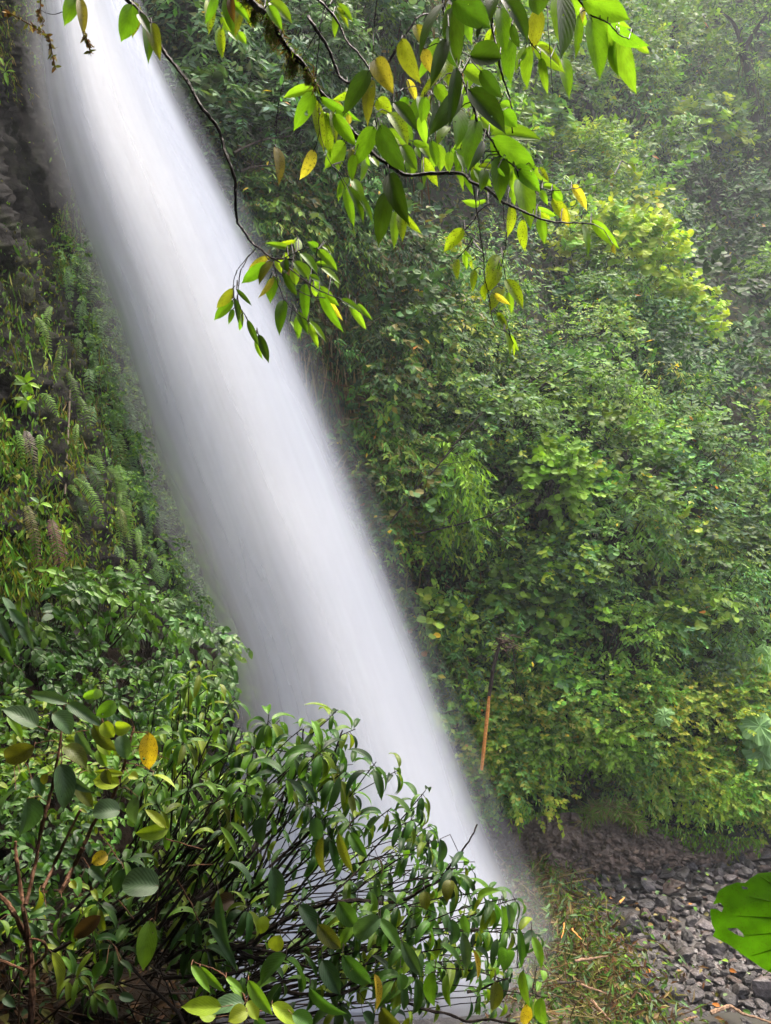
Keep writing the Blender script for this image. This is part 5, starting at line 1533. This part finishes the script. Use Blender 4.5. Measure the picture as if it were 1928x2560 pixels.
tri = []
for f in fo:
    cx = sum(vo[i].x for i in f) / len(f); cy = -sum(vo[i].y for i in f) / len(f)
    if inside((cx, cy), out_) and not inside((cx, cy), hole1) and not inside((cx, cy), hole2):
        tri.append(list(f))
vx = np.array([v.x for v in vo]); vy = -np.array([v.y for v in vo])
bend_ = .12 * ((vy - 2310) / 140) ** 2 * .25 - .05 * (vx - 1780) / 200 + .0014 * np.sin(vy / 11 + vx / 30)
Vb = proj(vx, vy, 1.7 + bend_)
rt = proj(2080, 2310, 1.7)
e = empty('torn_leaf', rt, 'large torn bright green leaf reaching in from the right edge', 'leaf')
mb = MB()
ang = np.arctan2(vy - 2310, vx - 2110)
ang = np.where(ang < 0, ang + 2 * math.pi, ang) - math.pi
uvb = np.stack([.5 + ang * .55, (vx - 2110) / 400 * 0 + .5, 0 * vx], -1)
mb.add(Vb, np.array(tri), (.05, .15, .004, .3), uvb)
mb.build('blade', M_BIGLEAF, e, at=rt, smooth=True)
mb = MB()
for yy in (2190, 2240, 2290, 2340, 2390, 2440):
    p = catmull([(2100, 2310), (1960, (2310 + yy) / 2 + (yy - 2310) * .18), (1830 + abs(yy - 2310) * .6, yy)], 6)
    b = .12 * ((p[:, 1] - 2310) / 140) ** 2 * .25 - .05 * (p[:, 0] - 1780) / 200 + .0014 * np.sin(p[:, 1] / 11 + p[:, 0] / 30)
    mb.tube(proj(p[:, 0], p[:, 1], 1.7 + b), np.linspace(.0022, .0006, len(p)), (.09, .2, .02), 5)
mb.build('veins', M_STRAND, e, at=rt)
mb = MB()
mb.tube(np.array([rt, rt + np.array([.1, .05, -.3]), rt + np.array([.15, .1, -.9]), rt + np.array([.2, .1, -1.6])]), [.006, .007, .008, .01], (.08, .15, .03), 7)
mb.build('stalk', M_STRAND, e, at=rt)

# ------------------------------------------------------------------ broken trunk, bare branches, mossy trunk on the slope
P0 = [proj(x, y, d) for x, y, d in [(1252, 1604, 17.8), (1240, 1640, 17.8), (1232, 1680, 17.8), (1227, 1715, 17.8), (1222, 1748, 17.8)]]
P1 = [proj(x, y, d) for x, y, d in [(1223, 1740, 17.78), (1220, 1775, 17.8), (1214, 1830, 17.8), (1209, 1880, 17.8), (1204, 1925, 17.8)]]
e = empty('broken_trunk', P1[-1], 'slender broken trunk with dark bark above and orange split wood below', 'trunk')
mb = MB(); mb.tube(np.array(P0), [.03, .045, .042, .044, .036], (1.1, 1, 1), 8)
for _ in range(16):
    q = P0[0] + rng.normal(size=3) * .03
    w = np.cumsum(np.vstack([q, rng.normal(size=(4, 3)) * .12 + np.array([.09, 0, -.02])]), 0)
    mb.tube(w, np.linspace(.016, .005, 5), (1.2, .9, .8), 4)
mb.build('bark', M_BARK, e, at=P1[-1])
mb = MB(); mb.tube(np.array(P1), [.028, .042, .04, .042, .034], (1, 1, 1), 8)
mb.build('split_wood', M_RAWWOOD, e, at=P1[-1])

Z4 = zoomer(964, 850, .57863)
for lab, pts, r0, r1 in [
    ('bare dark branch leaning out under the bright round-leaved bush', Z4([(545, 215), (640, 215), (740, 160), (860, 100), (1000, 35)]), .1, .05),
    ('short dark branch forking below the leaning bare branch', Z4([(560, 200), (600, 180), (700, 160)]), .06, .03),
    ('long thin bare branch crossing the wall diagonally right of the water', Z4([(20, 790), (130, 650), (230, 540), (330, 410), (420, 310)]), .05, .03),
    ('bare mossy branch reaching right from the wall above the round-leaved bush', Z4([(130, 840), (260, 810), (400, 775), (520, 730), (600, 690)]), .05, .02),
    ('dark bare branch in the hollow of the slope', Z4([(1030, 670), (1090, 620), (1170, 545)]), .05, .03),
    ('thin curved bare twig hanging on the slope under the crest', Z4([(560, 900), (480, 840), (400, 800)]), .025, .015),
    ('bare branch in front of the far slope below the pale round-leaved bush', Z2([(1080, 980), (1140, 920), (1190, 840), (1240, 740)]), .14, .06),
    ('dark branch of the grey green bush at the top of the wall', Z1([(1010, 660), (1120, 610), (1260, 585)]), .05, .02),
    ('dark bare branch under the grey green bushes on the wall', Z1([(1040, 740), (1100, 720), (1190, 715)]), .05, .025),
]:
    P = np.array([HILL.pos(x, y, -1.9 - .1 * k) for k, (x, y) in enumerate(pts)])
    d0 = P[0]
    mb = MB()
    pc = catmull(P, 6)
    mb.tube(pc, np.linspace(r0, r1, len(pc)) * .55, (.55, .5, .45), 6)
    for _ in range(5):
        k = rng.integers(3, len(pc) - 1)
        w = np.array([pc[k], pc[k] + rng.normal(size=3) * .25 + np.array([.2, -.1, .15]), pc[k] + rng.normal(size=3) * .3 + np.array([.5, -.15, .3])])
        mb.tube(w, [r1 * .5, r1 * .35, r1 * .15], (.8, .8, .8), 5)
    tag(mb.build('bare_branch', M_BARK, at=d0), lab, 'branch', 'bare branches on the slope')

# dark trees at the top right
def tree(label, base, top, r, limbs, crowns, names, L, shag, near=-1.5):
    bpt = HILL.pos(base[0], base[1], near)
    dd = bpt[1]
    e = empty('tree', bpt, label, 'tree', 'trees on the far slope')
    tb = MB()
    t = catmull([proj(base[0], base[1], dd), proj((base[0] + top[0]) / 2 + 12, (base[1] + top[1]) / 2, dd - .3), proj(top[0], top[1], dd - .5)], 8)
    tb.tube(t, np.linspace(r, r * .45, len(t)), (.7, .7, .75), 9)
    for lm in limbs:
        P = catmull(np.array([proj(x, y, dd - .5 - .25 * k) for k, (x, y) in enumerate(lm)]), 6)
        tb.tube(P, np.linspace(r * .45, r * .1, len(P)), (.7, .7, .75), 6)
    tb.build('trunk', M_BARK, e, at=bpt)
    cb = MB()
    for (x, y, w, h) in crowns:
        c = proj(x, y, dd - .8)
        P, D, Nn, Ls, W, a, b, ti = spray_leaves(c, np.array([0, -.5, .8]), np.array([w / F * dd, 1.5, h / F * dd]), int(w * h / 90), 7, L, .55, .5)
        cb.leaves(P, D, Nn, Ls, W, tint(names, len(P), .3), tpl='dia')
    cb.build('crown', M_LEAF, e, at=bpt)
    if shag:
        n = 900
        k = rng.integers(0, len(t), n)
        mb = MB()
        mb.leaves(t[k] + rng.normal(size=(n, 3)) * r * .8, nrm(np.stack([rng.normal(size=n) * .25, rng.normal(size=n) * .25, -np.ones(n)], -1)), rng.normal(size=(n, 3)), rng.uniform(.4, 1.3, n), .06, tint(['dark', 'brown', 'dark', 'deep'], n, .3) * .8, tpl='mid')
        mb.build('hanging_moss', M_STRAND, e, at=bpt)


tree('dark shaggy tree trunk hung with moss at the right edge', (1885, 420), (1860, 120), .55, [[(1862, 150), (1840, 130), (1810, 165)], [(1860, 130), (1835, 60), (1790, 20)], [(1862, 120), (1900, 60), (1940, 10)]],
     [(1830, 30, 110, 70), (1900, 90, 90, 70), (1800, 150, 70, 50), (1900, 250, 60, 60)], ['mid', 'grey', 'bright'], .4, True)
tree('slim pale-leaved tree on the far slope at the top', (1480, 330), (1420, -60), .3, [[(1450, 150), (1500, 90), (1540, 40)], [(1440, 100), (1390, 60), (1350, 10)]], [(1500, 40, 110, 70), (1380, 30, 90, 60)], ['warm', 'mid', 'silver'], .35, False)
tree('dark straight trunk behind the top twigs', (1030, 400), (1010, -120), .5, [], [(1020, -60, 60, 50)], ['deep', 'mid'], .25, True, -3.2)
tree('yellow-flecked tree at the far top right', (1650, 260), (1690, -40), .25, [[(1675, 90), (1720, 60), (1760, 40)], [(1665, 150), (1620, 90), (1600, 40)]], [(1620, 60, 70, 60), (1700, 130, 80, 50)], ['lime', 'bright', 'warm'], .35, False)


# broad-leaved plants on the slope
def umbrella_leaf(mb, c, R, tilt, col, lobes=9):
    n = lobes * 4
    a = np.linspace(0, 2 * math.pi, n, endpoint=False)
    rr = R * (1 + .10 * np.cos(a * lobes) + rng.normal(size=n) * .05) * np.where(np.abs(a - math.pi) < .25, .45, 1)
    N = nrm(np.asarray(tilt, float))
    S = nrm(np.cross(N, [0.1, .2, 1]))
    T = np.cross(N, S)
    rim = c + rr[:, None] * (np.cos(a)[:, None] * S + np.sin(a)[:, None] * T) - N * (R * .2 * (1 - .3 * np.cos(a * lobes)))[:, None]
    mid = c + .55 * rr[:, None] * (np.cos(a)[:, None] * S + np.sin(a)[:, None] * T) - N * (R * .09 * np.cos(a * lobes))[:, None]
    V = np.vstack([c[None], mid, rim])
    k = np.arange(n); k2 = (k + 1) % n
    mb.add(V, [np.stack([0 * k, 1 + k, 1 + k2], -1), np.stack([1 + k, 1 + n + k, 1 + n + k2, 1 + k2], -1)], np.append(np.asarray(col), 0))


for lab, lst in [
    ('plant with huge pale lobed leaves at the right edge of the slope', [(1900, 1815, 38, (-.1, -.7, .7)), (1905, 1880, 34, (.1, -.95, .3)), (1880, 1845, 20, (-.3, -.6, .6)), (1925, 1850, 30, (.2, -.8, .5))]),
    ('single pale broad lobed leaf among the creepers left of the huge-leaved plant', [(1660, 1790, 20, (-.5, -.6, .5))]),
    ('broad lobed leaf cut by the right edge above the huge-leaved plant', [(1925, 1640, 36, (-.1, -.6, .8))])]:
    d = float(HILL.d(lst[0][0], lst[0][1])) - 2.0
    root = proj(lst[0][0], lst[0][1] + 30, d + .7)
    e = empty('broad_leaf_plant', root, lab, 'plant')
    for x, y, rp, tl in lst:
        c = proj(x, y, d)
        mb = MB()
        umbrella_leaf(mb, c, 1.25 * rp / F * d, tl, (.22, .38, .14))
        mb.build('leaf', M_LEAF, e, at=root)
        mb = MB()
        mb.tube(np.array([root, (root + c) / 2 + np.array([0, -.1, -.1]), c]), [.025, .02, .015], (.12, .16, .08), 5)
        mb.build('stalk', M_STRAND, e, at=root)

# fallen yellow and orange leaves caught on the slope
YL = Z4([(880, 275), (1010, 370), (1210, 150), (1030, 940), (1500, -20)]) + Z2([(650, 1265), (795, 1432), (1355, 585), (1385, 670), (1205, 270)]) + [(1830, 1768), (1770, 1700), (1660, 1955), (1700, 1350), (1560, 1240)]
for k, (x, y) in enumerate(YL):
    pass

# ------------------------------------------------------------------ stones, debris, stream
def stone_mesh(seed, flat=.65, sub=3):
    r = np.random.default_rng(seed)
    n1, n2 = 14, 9
    th = np.linspace(0, 2 * math.pi, n1, endpoint=False)
    ph = np.linspace(0, math.pi, n2)
    V = np.array([[math.sin(p) * math.cos(t), math.sin(p) * math.sin(t), math.cos(p)] for p in ph[1:-1] for t in th] + [[0, 0, 1], [0, 0, -1]])
    # cut by random planes to give facets
    for _ in range(13):
        n = nrm(r.normal(size=3))
        h = r.uniform(.45, .8)
        dd = V @ n - h
        V = V - np.where(dd > 0, dd, 0)[:, None] * n * .9
    V += r.normal(size=V.shape) * .025
    V *= np.array([1, r.uniform(.65, .95), flat])
    m = n2 - 2
    q = []
    for a in range(m - 1):
        for b in range(n1):
            c = (b + 1) % n1
            q.append([a * n1 + b, (a + 1) * n1 + b, (a + 1) * n1 + c, a * n1 + c])
    t1 = [[m * n1, b, (b + 1) % n1] for b in range(n1)] + [[m * n1 + 1, (m - 1) * n1 + (b + 1) % n1, (m - 1) * n1 + b] for b in range(n1)]
    return V, [np.array(q), np.array(t1)]


STONE = [stone_mesh(100 + k, rng.uniform(.5, .8)) for k in range(14)]
STONE_ME = {}


def stone(px, py, wpx, label, group, colour, k=None, sink=.25):
    c = on_bed(px, py, .1)
    s = wpx / F * c[1] / 2
    k = int(rng.integers(0, len(STONE))) if k is None else k
    key = (k, colour)
    if key not in STONE_ME:
        V, Fs = STONE[k]
        mb = MB(); mb.add(V, Fs, colour)
        o = mb.build('stone', M_ROCK)
        STONE_ME[key] = o
    else:
        o = STONE_ME[key].copy()
        COL.objects.link(o)
    o.location = (c[0], c[1], .02 + s * (.6 - sink))
    o.scale = (s, s, s * rng.uniform(.8, 1.15))
    o.rotation_euler = (rng.normal() * .22, rng.normal() * .22, rng.uniform(0, 6.28))
    tag(o, label, 'stone', group)
    return o


GREY, DARK, RED, PALE = (1, .98, .98), (.4, .38, .37), (1.15, .8, .62), (2.3, 2.25, 2.3)
BIG = R6([
    (1640, 1330, 330, 'large pale boulder at the right edge above the stream', PALE), (1650, 1210, 200, 'flat pale stone behind the large boulder under the torn leaf', PALE), (910, 1340, 200, 'long grey slab stone beside the stream', GREY), (1060, 1350, 190, 'broad grey stone right of the long slab by the stream', GREY),
    (640, 1300, 260, 'big dark boulder at the edge of the plant debris', DARK), (1090, 1180, 150, 'smooth pale stone in the middle of the riverbank', PALE), (660, 640, 170, 'big dark wet block below the earth bank', DARK), (960, 420, 210, 'dark angular slab at the foot of the earth bank', DARK),
    (250, 540, 150, 'rounded grey boulder at the left under the earth bank', GREY), (240, 660, 160, 'rounded boulder half covered by plant debris', GREY), (340, 420, 110, 'round dark stone against the earth bank', DARK), (460, 430, 120, 'round grey stone against the earth bank right of the dark one', GREY),
    (740, 880, 170, 'pale flat-topped stone in the middle of the stones', PALE), (800, 710, 130, 'reddish brown stone below the dark wet block', RED), (900, 790, 170, 'long tan slab in the middle of the stones', RED), (1140, 800, 140, 'smooth pale stone just left of the torn leaf', PALE),
    (660, 960, 140, 'brown flat stone left of the middle', RED), (480, 975, 100, 'pale bluish stone at the edge of the debris', PALE), (760, 1150, 80, 'small pale round stone below the middle', PALE), (1260, 1240, 110, 'speckled pale stone near the large boulder', PALE), (420, 870, 130, 'tall dark stone standing at the debris edge', DARK),
    (1470, 390, 140, 'grey block just above the torn leaf', GREY), (1420, 270, 110, 'dark stone at the end of the bank under the greenery', DARK), (1640, 260, 150, 'wet block under the greenery at the right edge', GREY), (1480, 1230, 140, 'dark stone left of the large boulder', DARK), (1350, 1400, 170, 'mossy dark stone by the stream', DARK),
    (1480, 1420, 130, 'grey wet stone at the stream edge', GREY), (1160, 1410, 130, 'dark wet stone in the stream', DARK), (830, 975, 130, 'brown tilted slab in the middle of the stones', RED), (1100, 960, 110, 'grey flat stone right of the middle', GREY), (720, 570, 110, 'ribbed grey stone above the dark wet block', GREY), (810, 610, 130, 'grey pointed stone right of the dark wet block', GREY)])
placed = []
for x, y, w, lab, colr in BIG:
    w *= .31693 * 1.15
    stone(x, y, w, lab, 'stones of the river bank', colr)
    placed.append((x, y, w))
KIND = [(GREY, 'medium grey stone among the many stones of the riverbank'), (DARK, 'dark wet stone among the many stones of the riverbank'), (RED, 'brownish stone among the many stones of the riverbank'), (PALE, 'pale stone among the many stones of the riverbank')]
cnt = 0
tries = 0
while cnt < 262 and tries < 20000:
    tries += 1
    y = rng.uniform(2165, 2600)
    xl = np.interp(y, [2165, 2230, 2330, 2400, 2480, 2600], [1480, 1440, 1510, 1540, 1570, 1640])
    x = rng.uniform(xl, 1990)
    w = rng.uniform(28, 76) * (1 if rng.random() < .8 else 1.25)
    if any(abs(x - a) < (w + c) * .30 and abs(y - b) < (w + c) * .19 for a, b, c in placed):
        continue
    kk = rng.choice(4, p=[.42, .34, .12, .12])
    stone(x, y, w, KIND[kk][1], 'stones of the river bank', KIND[kk][0])
    placed.append((x, y, w))
    cnt += 1
mb = MB()
for k in range(1700):
    y = rng.uniform(2150, 2600)
    xl = np.interp(y, [2150, 2230, 2330, 2400, 2480, 2600], [1420, 1400, 1480, 1500, 1530, 1600])
    x = rng.uniform(xl, 2000)
    V, Fs = STONE[k % 14]
    c = on_bed(x, y, .05)
    s = rng.uniform(.02, .11) if k % 5 else rng.uniform(.1, .16)
    a = rng.uniform(0, 6.28)
    Rm = np.array([[math.cos(a), -math.sin(a), 0], [math.sin(a), math.cos(a), 0], [0, 0, 1]])
    mb.add(V @ Rm.T * s + c + np.array([0, 0, -.03]), Fs, np.array([GREY, DARK, RED, DARK][k % 4]))
tag(mb.build('gravel', M_ROCK), 'small stones and gravel between the riverbank stones', 'gravel', kind='stuff')
# clods and roots on the bank
mb = MB()
for k in range(900):
    u, v = rng.uniform(1080, 1900), rng.uniform(.05, 1)
    tp = np.interp(u, [1060, 1150, 1300, 1420, 1520, 1620, 1750, 2060], [2010, 2030, 2050, 2030, 2040, 2060, 2090, 2130])
    bt = np.interp(u, [1060, 1200, 1400, 1600, 1750, 1900, 2060], [2230, 2190, 2205, 2195, 2170, 2150, 2150])
    d = (CAMZ + .05) * F / (bt - 1280) + .55 * (1 - v) ** 1.5
    V, Fs = STONE[k % 14]
    s = rng.uniform(.03, .13)
    mb.add(V * s + proj(u, tp + (bt - tp) * v, d), Fs, np.array([1, .95, .9]) * rng.uniform(.6, 1.4))
tag(mb.build('earth_clods', M_BANK), 'dark crumbling clods on the earth bank', 'clods', kind='stuff')

# trailing plants and a grassy hump on the lip of the bank
mb = MB()
n = 2600
u = rng.uniform(1100, 1900, n)
tp = np.interp(u, [1060, 1150, 1300, 1420, 1520, 1620, 1750, 2060], [2010, 2030, 2050, 2030, 2040, 2060, 2090, 2130])
hang_ = np.abs(rng.normal(size=n)) * 26 * np.clip(1 + fbm(u / 40, u / 90, 17), .1, 2)
d = (CAMZ + .05) * F / (2180 - 1280) + .45
P = proj(u, tp - 12 + hang_, d - .15)
mb.leaves(P, np.stack([rng.normal(size=n) * .6, rng.normal(size=n) * .4 - .3, -np.ones(n)], -1), np.array([0, -.8, .5]) + rng.normal(size=(n, 3)) * .4, rng.uniform(.07, .16, n), rng.uniform(.03, .06, n), tint(['mid', 'warm', 'olive', 'bright'], n, .35), bend=.4, tpl='dia')
tag(mb.build('trailing_plants', M_LEAF), 'small trailing plants hanging over the lip of the earth bank', 'trailing plants', kind='stuff')
mb = MB()
n = 1500
a = rng.uniform(0, 1, n)
hx = 1455 + a * 140
hy = 2058 - 46 * np.sin(np.pi * np.clip(a * .95 + .05, 0, 1)) + rng.random(n) * 14
P = proj(hx, hy, 20.15 - .5 * rng.random(n))
c0 = P.mean(0)
mb.leaves(P, np.stack([rng.normal(size=n) * .5 + (a - .4), rng.normal(size=n) * .4 - .4, .25 + rng.normal(size=n) * .4], -1), np.array([0, -.6, .7]) + rng.normal(size=(n, 3)) * .3, rng.uniform(.2, .5, n), .022, tint(['olive', 'warm', 'straw', 'warm'], n, .3), bend=1.6, tpl='mid')
tag(mb.build('grass_tuft', M_STRAND, at=c0), 'hump of drooping olive grass on top of the earth bank', 'grass tuft')

# stream
m, nt, out, N, Lk = nodes('stream_water')
pr = N('BsdfPrincipled'); pr.inputs['Base Color'].default_value = (.05, .047, .042, 1); pr.inputs['Roughness'].default_value = .08
nz = N('TexNoise'); nz.inputs['Scale'].default_value = 7; nz.inputs['Detail'].default_value = 4
bpn = N('Bump'); bpn.inputs['Strength'].default_value = .35; bpn.inputs['Distance'].default_value = .05
Lk(nz.outputs['Fac'], bpn.inputs['Height']); Lk(bpn.outputs[0], pr.inputs['Normal']); Lk(pr.outputs[0], out.inputs[0])
mb = MB()
sp = [(1660, 2530), (1700, 2522), (1760, 2535), (1830, 2530), (1900, 2545), (2000, 2560), (2100, 2700), (1600, 2800), (1300, 2760), (1420, 2640), (1600, 2570)]
V = np.array([on_bed(x, y, .13) for x, y in sp])
mb.add(V, np.array([list(range(len(sp)))[::-1]]))
tag(mb.build('stream', m), 'dark shallow stream water at the bottom right corner', 'stream', kind='structure')

# plant debris heap at the foot of the fall
mb = MB()
n = 7500
t_ = rng.random(n)
py = 2080 + t_ * 500
px = np.interp(py, [2080, 2250, 2400, 2560], [1200, 1350, 1435, 1500]) + rng.normal(size=n) * np.interp(py, [2080, 2300, 2560], [70, 85, 110])
hz = np.interp(py, [2080, 2250, 2400, 2600], [.35, .7, .6, .35])
z = hz * rng.random(n)
P = on_bed(px, py, 0) ; P = proj(px, py, (CAMZ - z - .1) * F / (py - 1280))
mb.leaves(P, rng.normal(size=(n, 3)) + np.array([.2, -.2, -.3]), np.array([0, -.4, .8]) + rng.normal(size=(n, 3)) * .5, rng.uniform(.10, .30, n), rng.uniform(.03, .08, n), tint(['olive', 'brown', 'mid', 'straw', 'silver', 'olive', 'deep', 'brown', 'warm'], n, .35) * .75, bend=.4, tpl='dia')
n = 420
t_ = rng.random(n)
py = 2090 + t_ * 480
px = np.interp(py, [2080, 2250, 2400, 2560], [1200, 1330, 1400, 1470]) + rng.normal(size=n) * 75
for k in range(n):
    p = proj(px[k], py[k], (CAMZ - .25 - .4 * rng.random()) * F / (py[k] - 1280))
    v = nrm(rng.normal(size=3) * np.array([1, .7, .45])) * rng.uniform(.15, .7)
    mb.tube(np.array([p - v, p + rng.normal(size=3) * .04, p + v]), [.008, .008, .005], np.array(PAL[['straw', 'brown', 'olive'][k % 3]]) * rng.uniform(.5, 1.2), 4)
tag(mb.build('plant_debris', M_STRAND), 'tangled heap of broken stems and leaves at the foot of the waterfall', 'debris', kind='stuff')

# heap of soil carrying the debris
mb = MB()
gy_ = np.linspace(2060, 2700, 40); gx_ = np.linspace(-1, 1, 20)
UU, YY = np.meshgrid(gx_, gy_)
CXc = np.interp(YY, [2060, 2250, 2400, 2560, 2700], [1180, 1310, 1380, 1440, 1480])
PXc = CXc + UU * np.interp(YY, [2060, 2300, 2700], [110, 140, 190])
hh = (1 - UU ** 2) * .5 + .1 * fbm(PXc / 30, YY / 30, 77) - .1
Pm = proj(PXc, YY, (CAMZ - hh) * F / (YY - 1280))
i = np.arange(39)[:, None] * 20; j = np.arange(19)[None]
mb.add(Pm.reshape(-1, 3), np.stack([i + j, i + 20 + j, i + 21 + j, i + 1 + j], -1).reshape(-1, 4), (.7, .75, .6, 1))
tag(mb.build('debris_mound', M_BANK, smooth=True), 'low dark mound of earth under the plant debris', 'mound', kind='structure')


def stick(label, pts, r, mat, name='fallen_branch', z=.3, endc=None):
    P = np.array([proj(x, y, (CAMZ - z) * F / (y - 1280)) for x, y in pts])
    e = empty(name, P[0], label, 'branch', 'fallen branches by the stream')
    mb = MB()
    pc = catmull(P, 5)
    r = r * .62
    pc = pc + rng.normal(size=pc.shape) * .004
    mb.tube(pc, np.linspace(r, r * .5, len(pc)) * rng.uniform(.7, 1.25, len(pc)), (1, 1, 1), 6)
    mb.build('wood', mat, e, at=P[0])
    if endc:
        mb = MB()
        v = nrm(P[-1] - P[-2])
        mb.tube(np.array([P[-1] - v * .02, P[-1] + v * .18, P[-1] + v * .3]), [r * .62, r * .5, r * .1], (1, 1, 1), 6)
        mb.build('broken_end', M_RAWWOOD, e, at=P[0])


stick('dark fallen branch with an orange broken end on the stones', R6([(320, 770), (400, 690), (470, 620)]), .07, M_BARK, z=.45, endc=True)
stick('pale forked driftwood branch lying across the stream', R6([(1190, 1490), (1270, 1460), (1350, 1440), (1450, 1500), (1560, 1530), (1680, 1575)]), .06, M_DRYWOOD, z=.35)
stick('thin stick from the stream edge towards the driftwood', R6([(950, 1575), (1010, 1540), (1080, 1520)]), .05, M_DRYWOOD, z=.3)
stick('split tan stick in the debris near the water', R6([(170, 1265), (260, 1300), (370, 1340)]), .035, M_DRYWOOD, z=.75)
stick('split pale stick at the bottom of the debris', R6([(250, 1390), (320, 1470), (400, 1550)]), .04, M_DRYWOOD, z=.6)
stick('short pale stick across the debris heap', R6([(120, 1080), (250, 1060), (380, 1040)]), .045, M_DRYWOOD, z=.8)
stick('thin pale curved twig at the left of the debris', R6([(35, 780), (25, 850), (10, 900)]), .02, M_RAWWOOD, z=.8)
stick('short tan stick in the debris above the pale stick', R6([(95, 830), (130, 870), (175, 915)]), .025, M_RAWWOOD, z=.8)
stick('grey curved branch between the debris and the slab stones', R6([(490, 1295), (570, 1320), (640, 1350), (690, 1440)]), .035, M_DRYWOOD, z=.4)
stick('dark long stick at the left of the debris heap', R6([(-20, 1250), (60, 1250), (160, 1240)]), .04, M_BARK, z=.8)

# scattered fallen leaves on stones
mb = MB()
n = 90
py = rng.uniform(2170, 2540, n); px = rng.uniform(1440, 1900, n)
P = proj(px, py, (CAMZ - .3) * F / (py - 1280))
mb.leaves(P, rng.normal(size=(n, 3)) * np.array([1, 1, .2]), np.array([0, -.3, 1]) + rng.normal(size=(n, 3)) * .3, rng.uniform(.07, .17, n), rng.uniform(.05, .09, n), tint(['silver', 'bright', 'silver', 'straw', 'orange', 'mid'], n, .3) * .8, bend=.4, tpl='mid')
tag(mb.build('fallen_leaves', M_LEAF), 'pale fallen leaves scattered over the riverbank stones', 'fallen leaves', kind='stuff')

# ------------------------------------------------------------------ spray at the foot of the fall
m, nt, out, N, Lk = nodes('spray')
tc = N('TexCoord')
ln = N('VectorMath', operation='LENGTH'); Lk(tc.outputs['Object'], ln.inputs[0])
mr = N('MapRange', interpolation_type='SMOOTHSTEP'); Lk(ln.outputs['Value'], mr.inputs[0])
mr.inputs[1].default_value = 1.0; mr.inputs[2].default_value = .15; mr.inputs[3].default_value = 0; mr.inputs[4].default_value = .32
nz = N('TexNoise'); nz.inputs['Scale'].default_value = 2.2; nz.inputs['Detail'].default_value = 3
Lk(tc.outputs['Object'], nz.inputs['Vector'])
ml = N('Math', operation='MULTIPLY'); Lk(mr.outputs[0], ml.inputs[0]); Lk(nz.outputs['Fac'], ml.inputs[1])
pv = N('VolumePrincipled'); pv.inputs['Color'].default_value = (.95, .97, 1, 1)
Lk(ml.outputs[0], pv.inputs['Density']); Lk(pv.outputs[0], out.inputs['Volume'])
V, Fs = [], []
n1, n2 = 20, 12
for a in range(n2 + 1):
    for b in range(n1):
        V.append((math.sin(math.pi * a / n2) * math.cos(2 * math.pi * b / n1), math.sin(math.pi * a / n2) * math.sin(2 * math.pi * b / n1), math.cos(math.pi * a / n2)))
for a in range(n2):
    for b in range(n1):
        Fs.append([a * n1 + b, (a + 1) * n1 + b, (a + 1) * n1 + (b + 1) % n1, a * n1 + (b + 1) % n1])
mb = MB(); mb.add(np.array(V), np.array(Fs))
o = mb.build('spray_mist', m)
o.location = (1.55, 14.6, .9)
o.scale = (1.9, 1.6, 2.4)
tag(o, 'white spray drifting at the foot of the waterfall', 'spray', kind='stuff')

# ------------------------------------------------------------------ haze in the gorge
HAZE = 0.0008
m, nt, out, N, Lk = nodes('haze_air')
pv = N('VolumePrincipled')
pv.inputs['Color'].default_value = (.9, .95, 1, 1)
pv.inputs['Density'].default_value = HAZE
pv.inputs['Anisotropy'].default_value = 0.2
Lk(pv.outputs[0], out.inputs['Volume'])
mb = MB()
x0, x1, y0, y1, z0, z1 = -110, 130, -8, 130, -40, 150
V = np.array([[x, y, z] for x in (x0, x1) for y in (y0, y1) for z in (z0, z1)])
mb.add(V, np.array([[0, 1, 3, 2], [4, 6, 7, 5], [0, 4, 5, 1], [2, 3, 7, 6], [0, 2, 6, 4], [1, 5, 7, 3]]))
tag(mb.build('haze', m), 'thin pale rain mist filling the gorge', 'haze', kind='stuff')
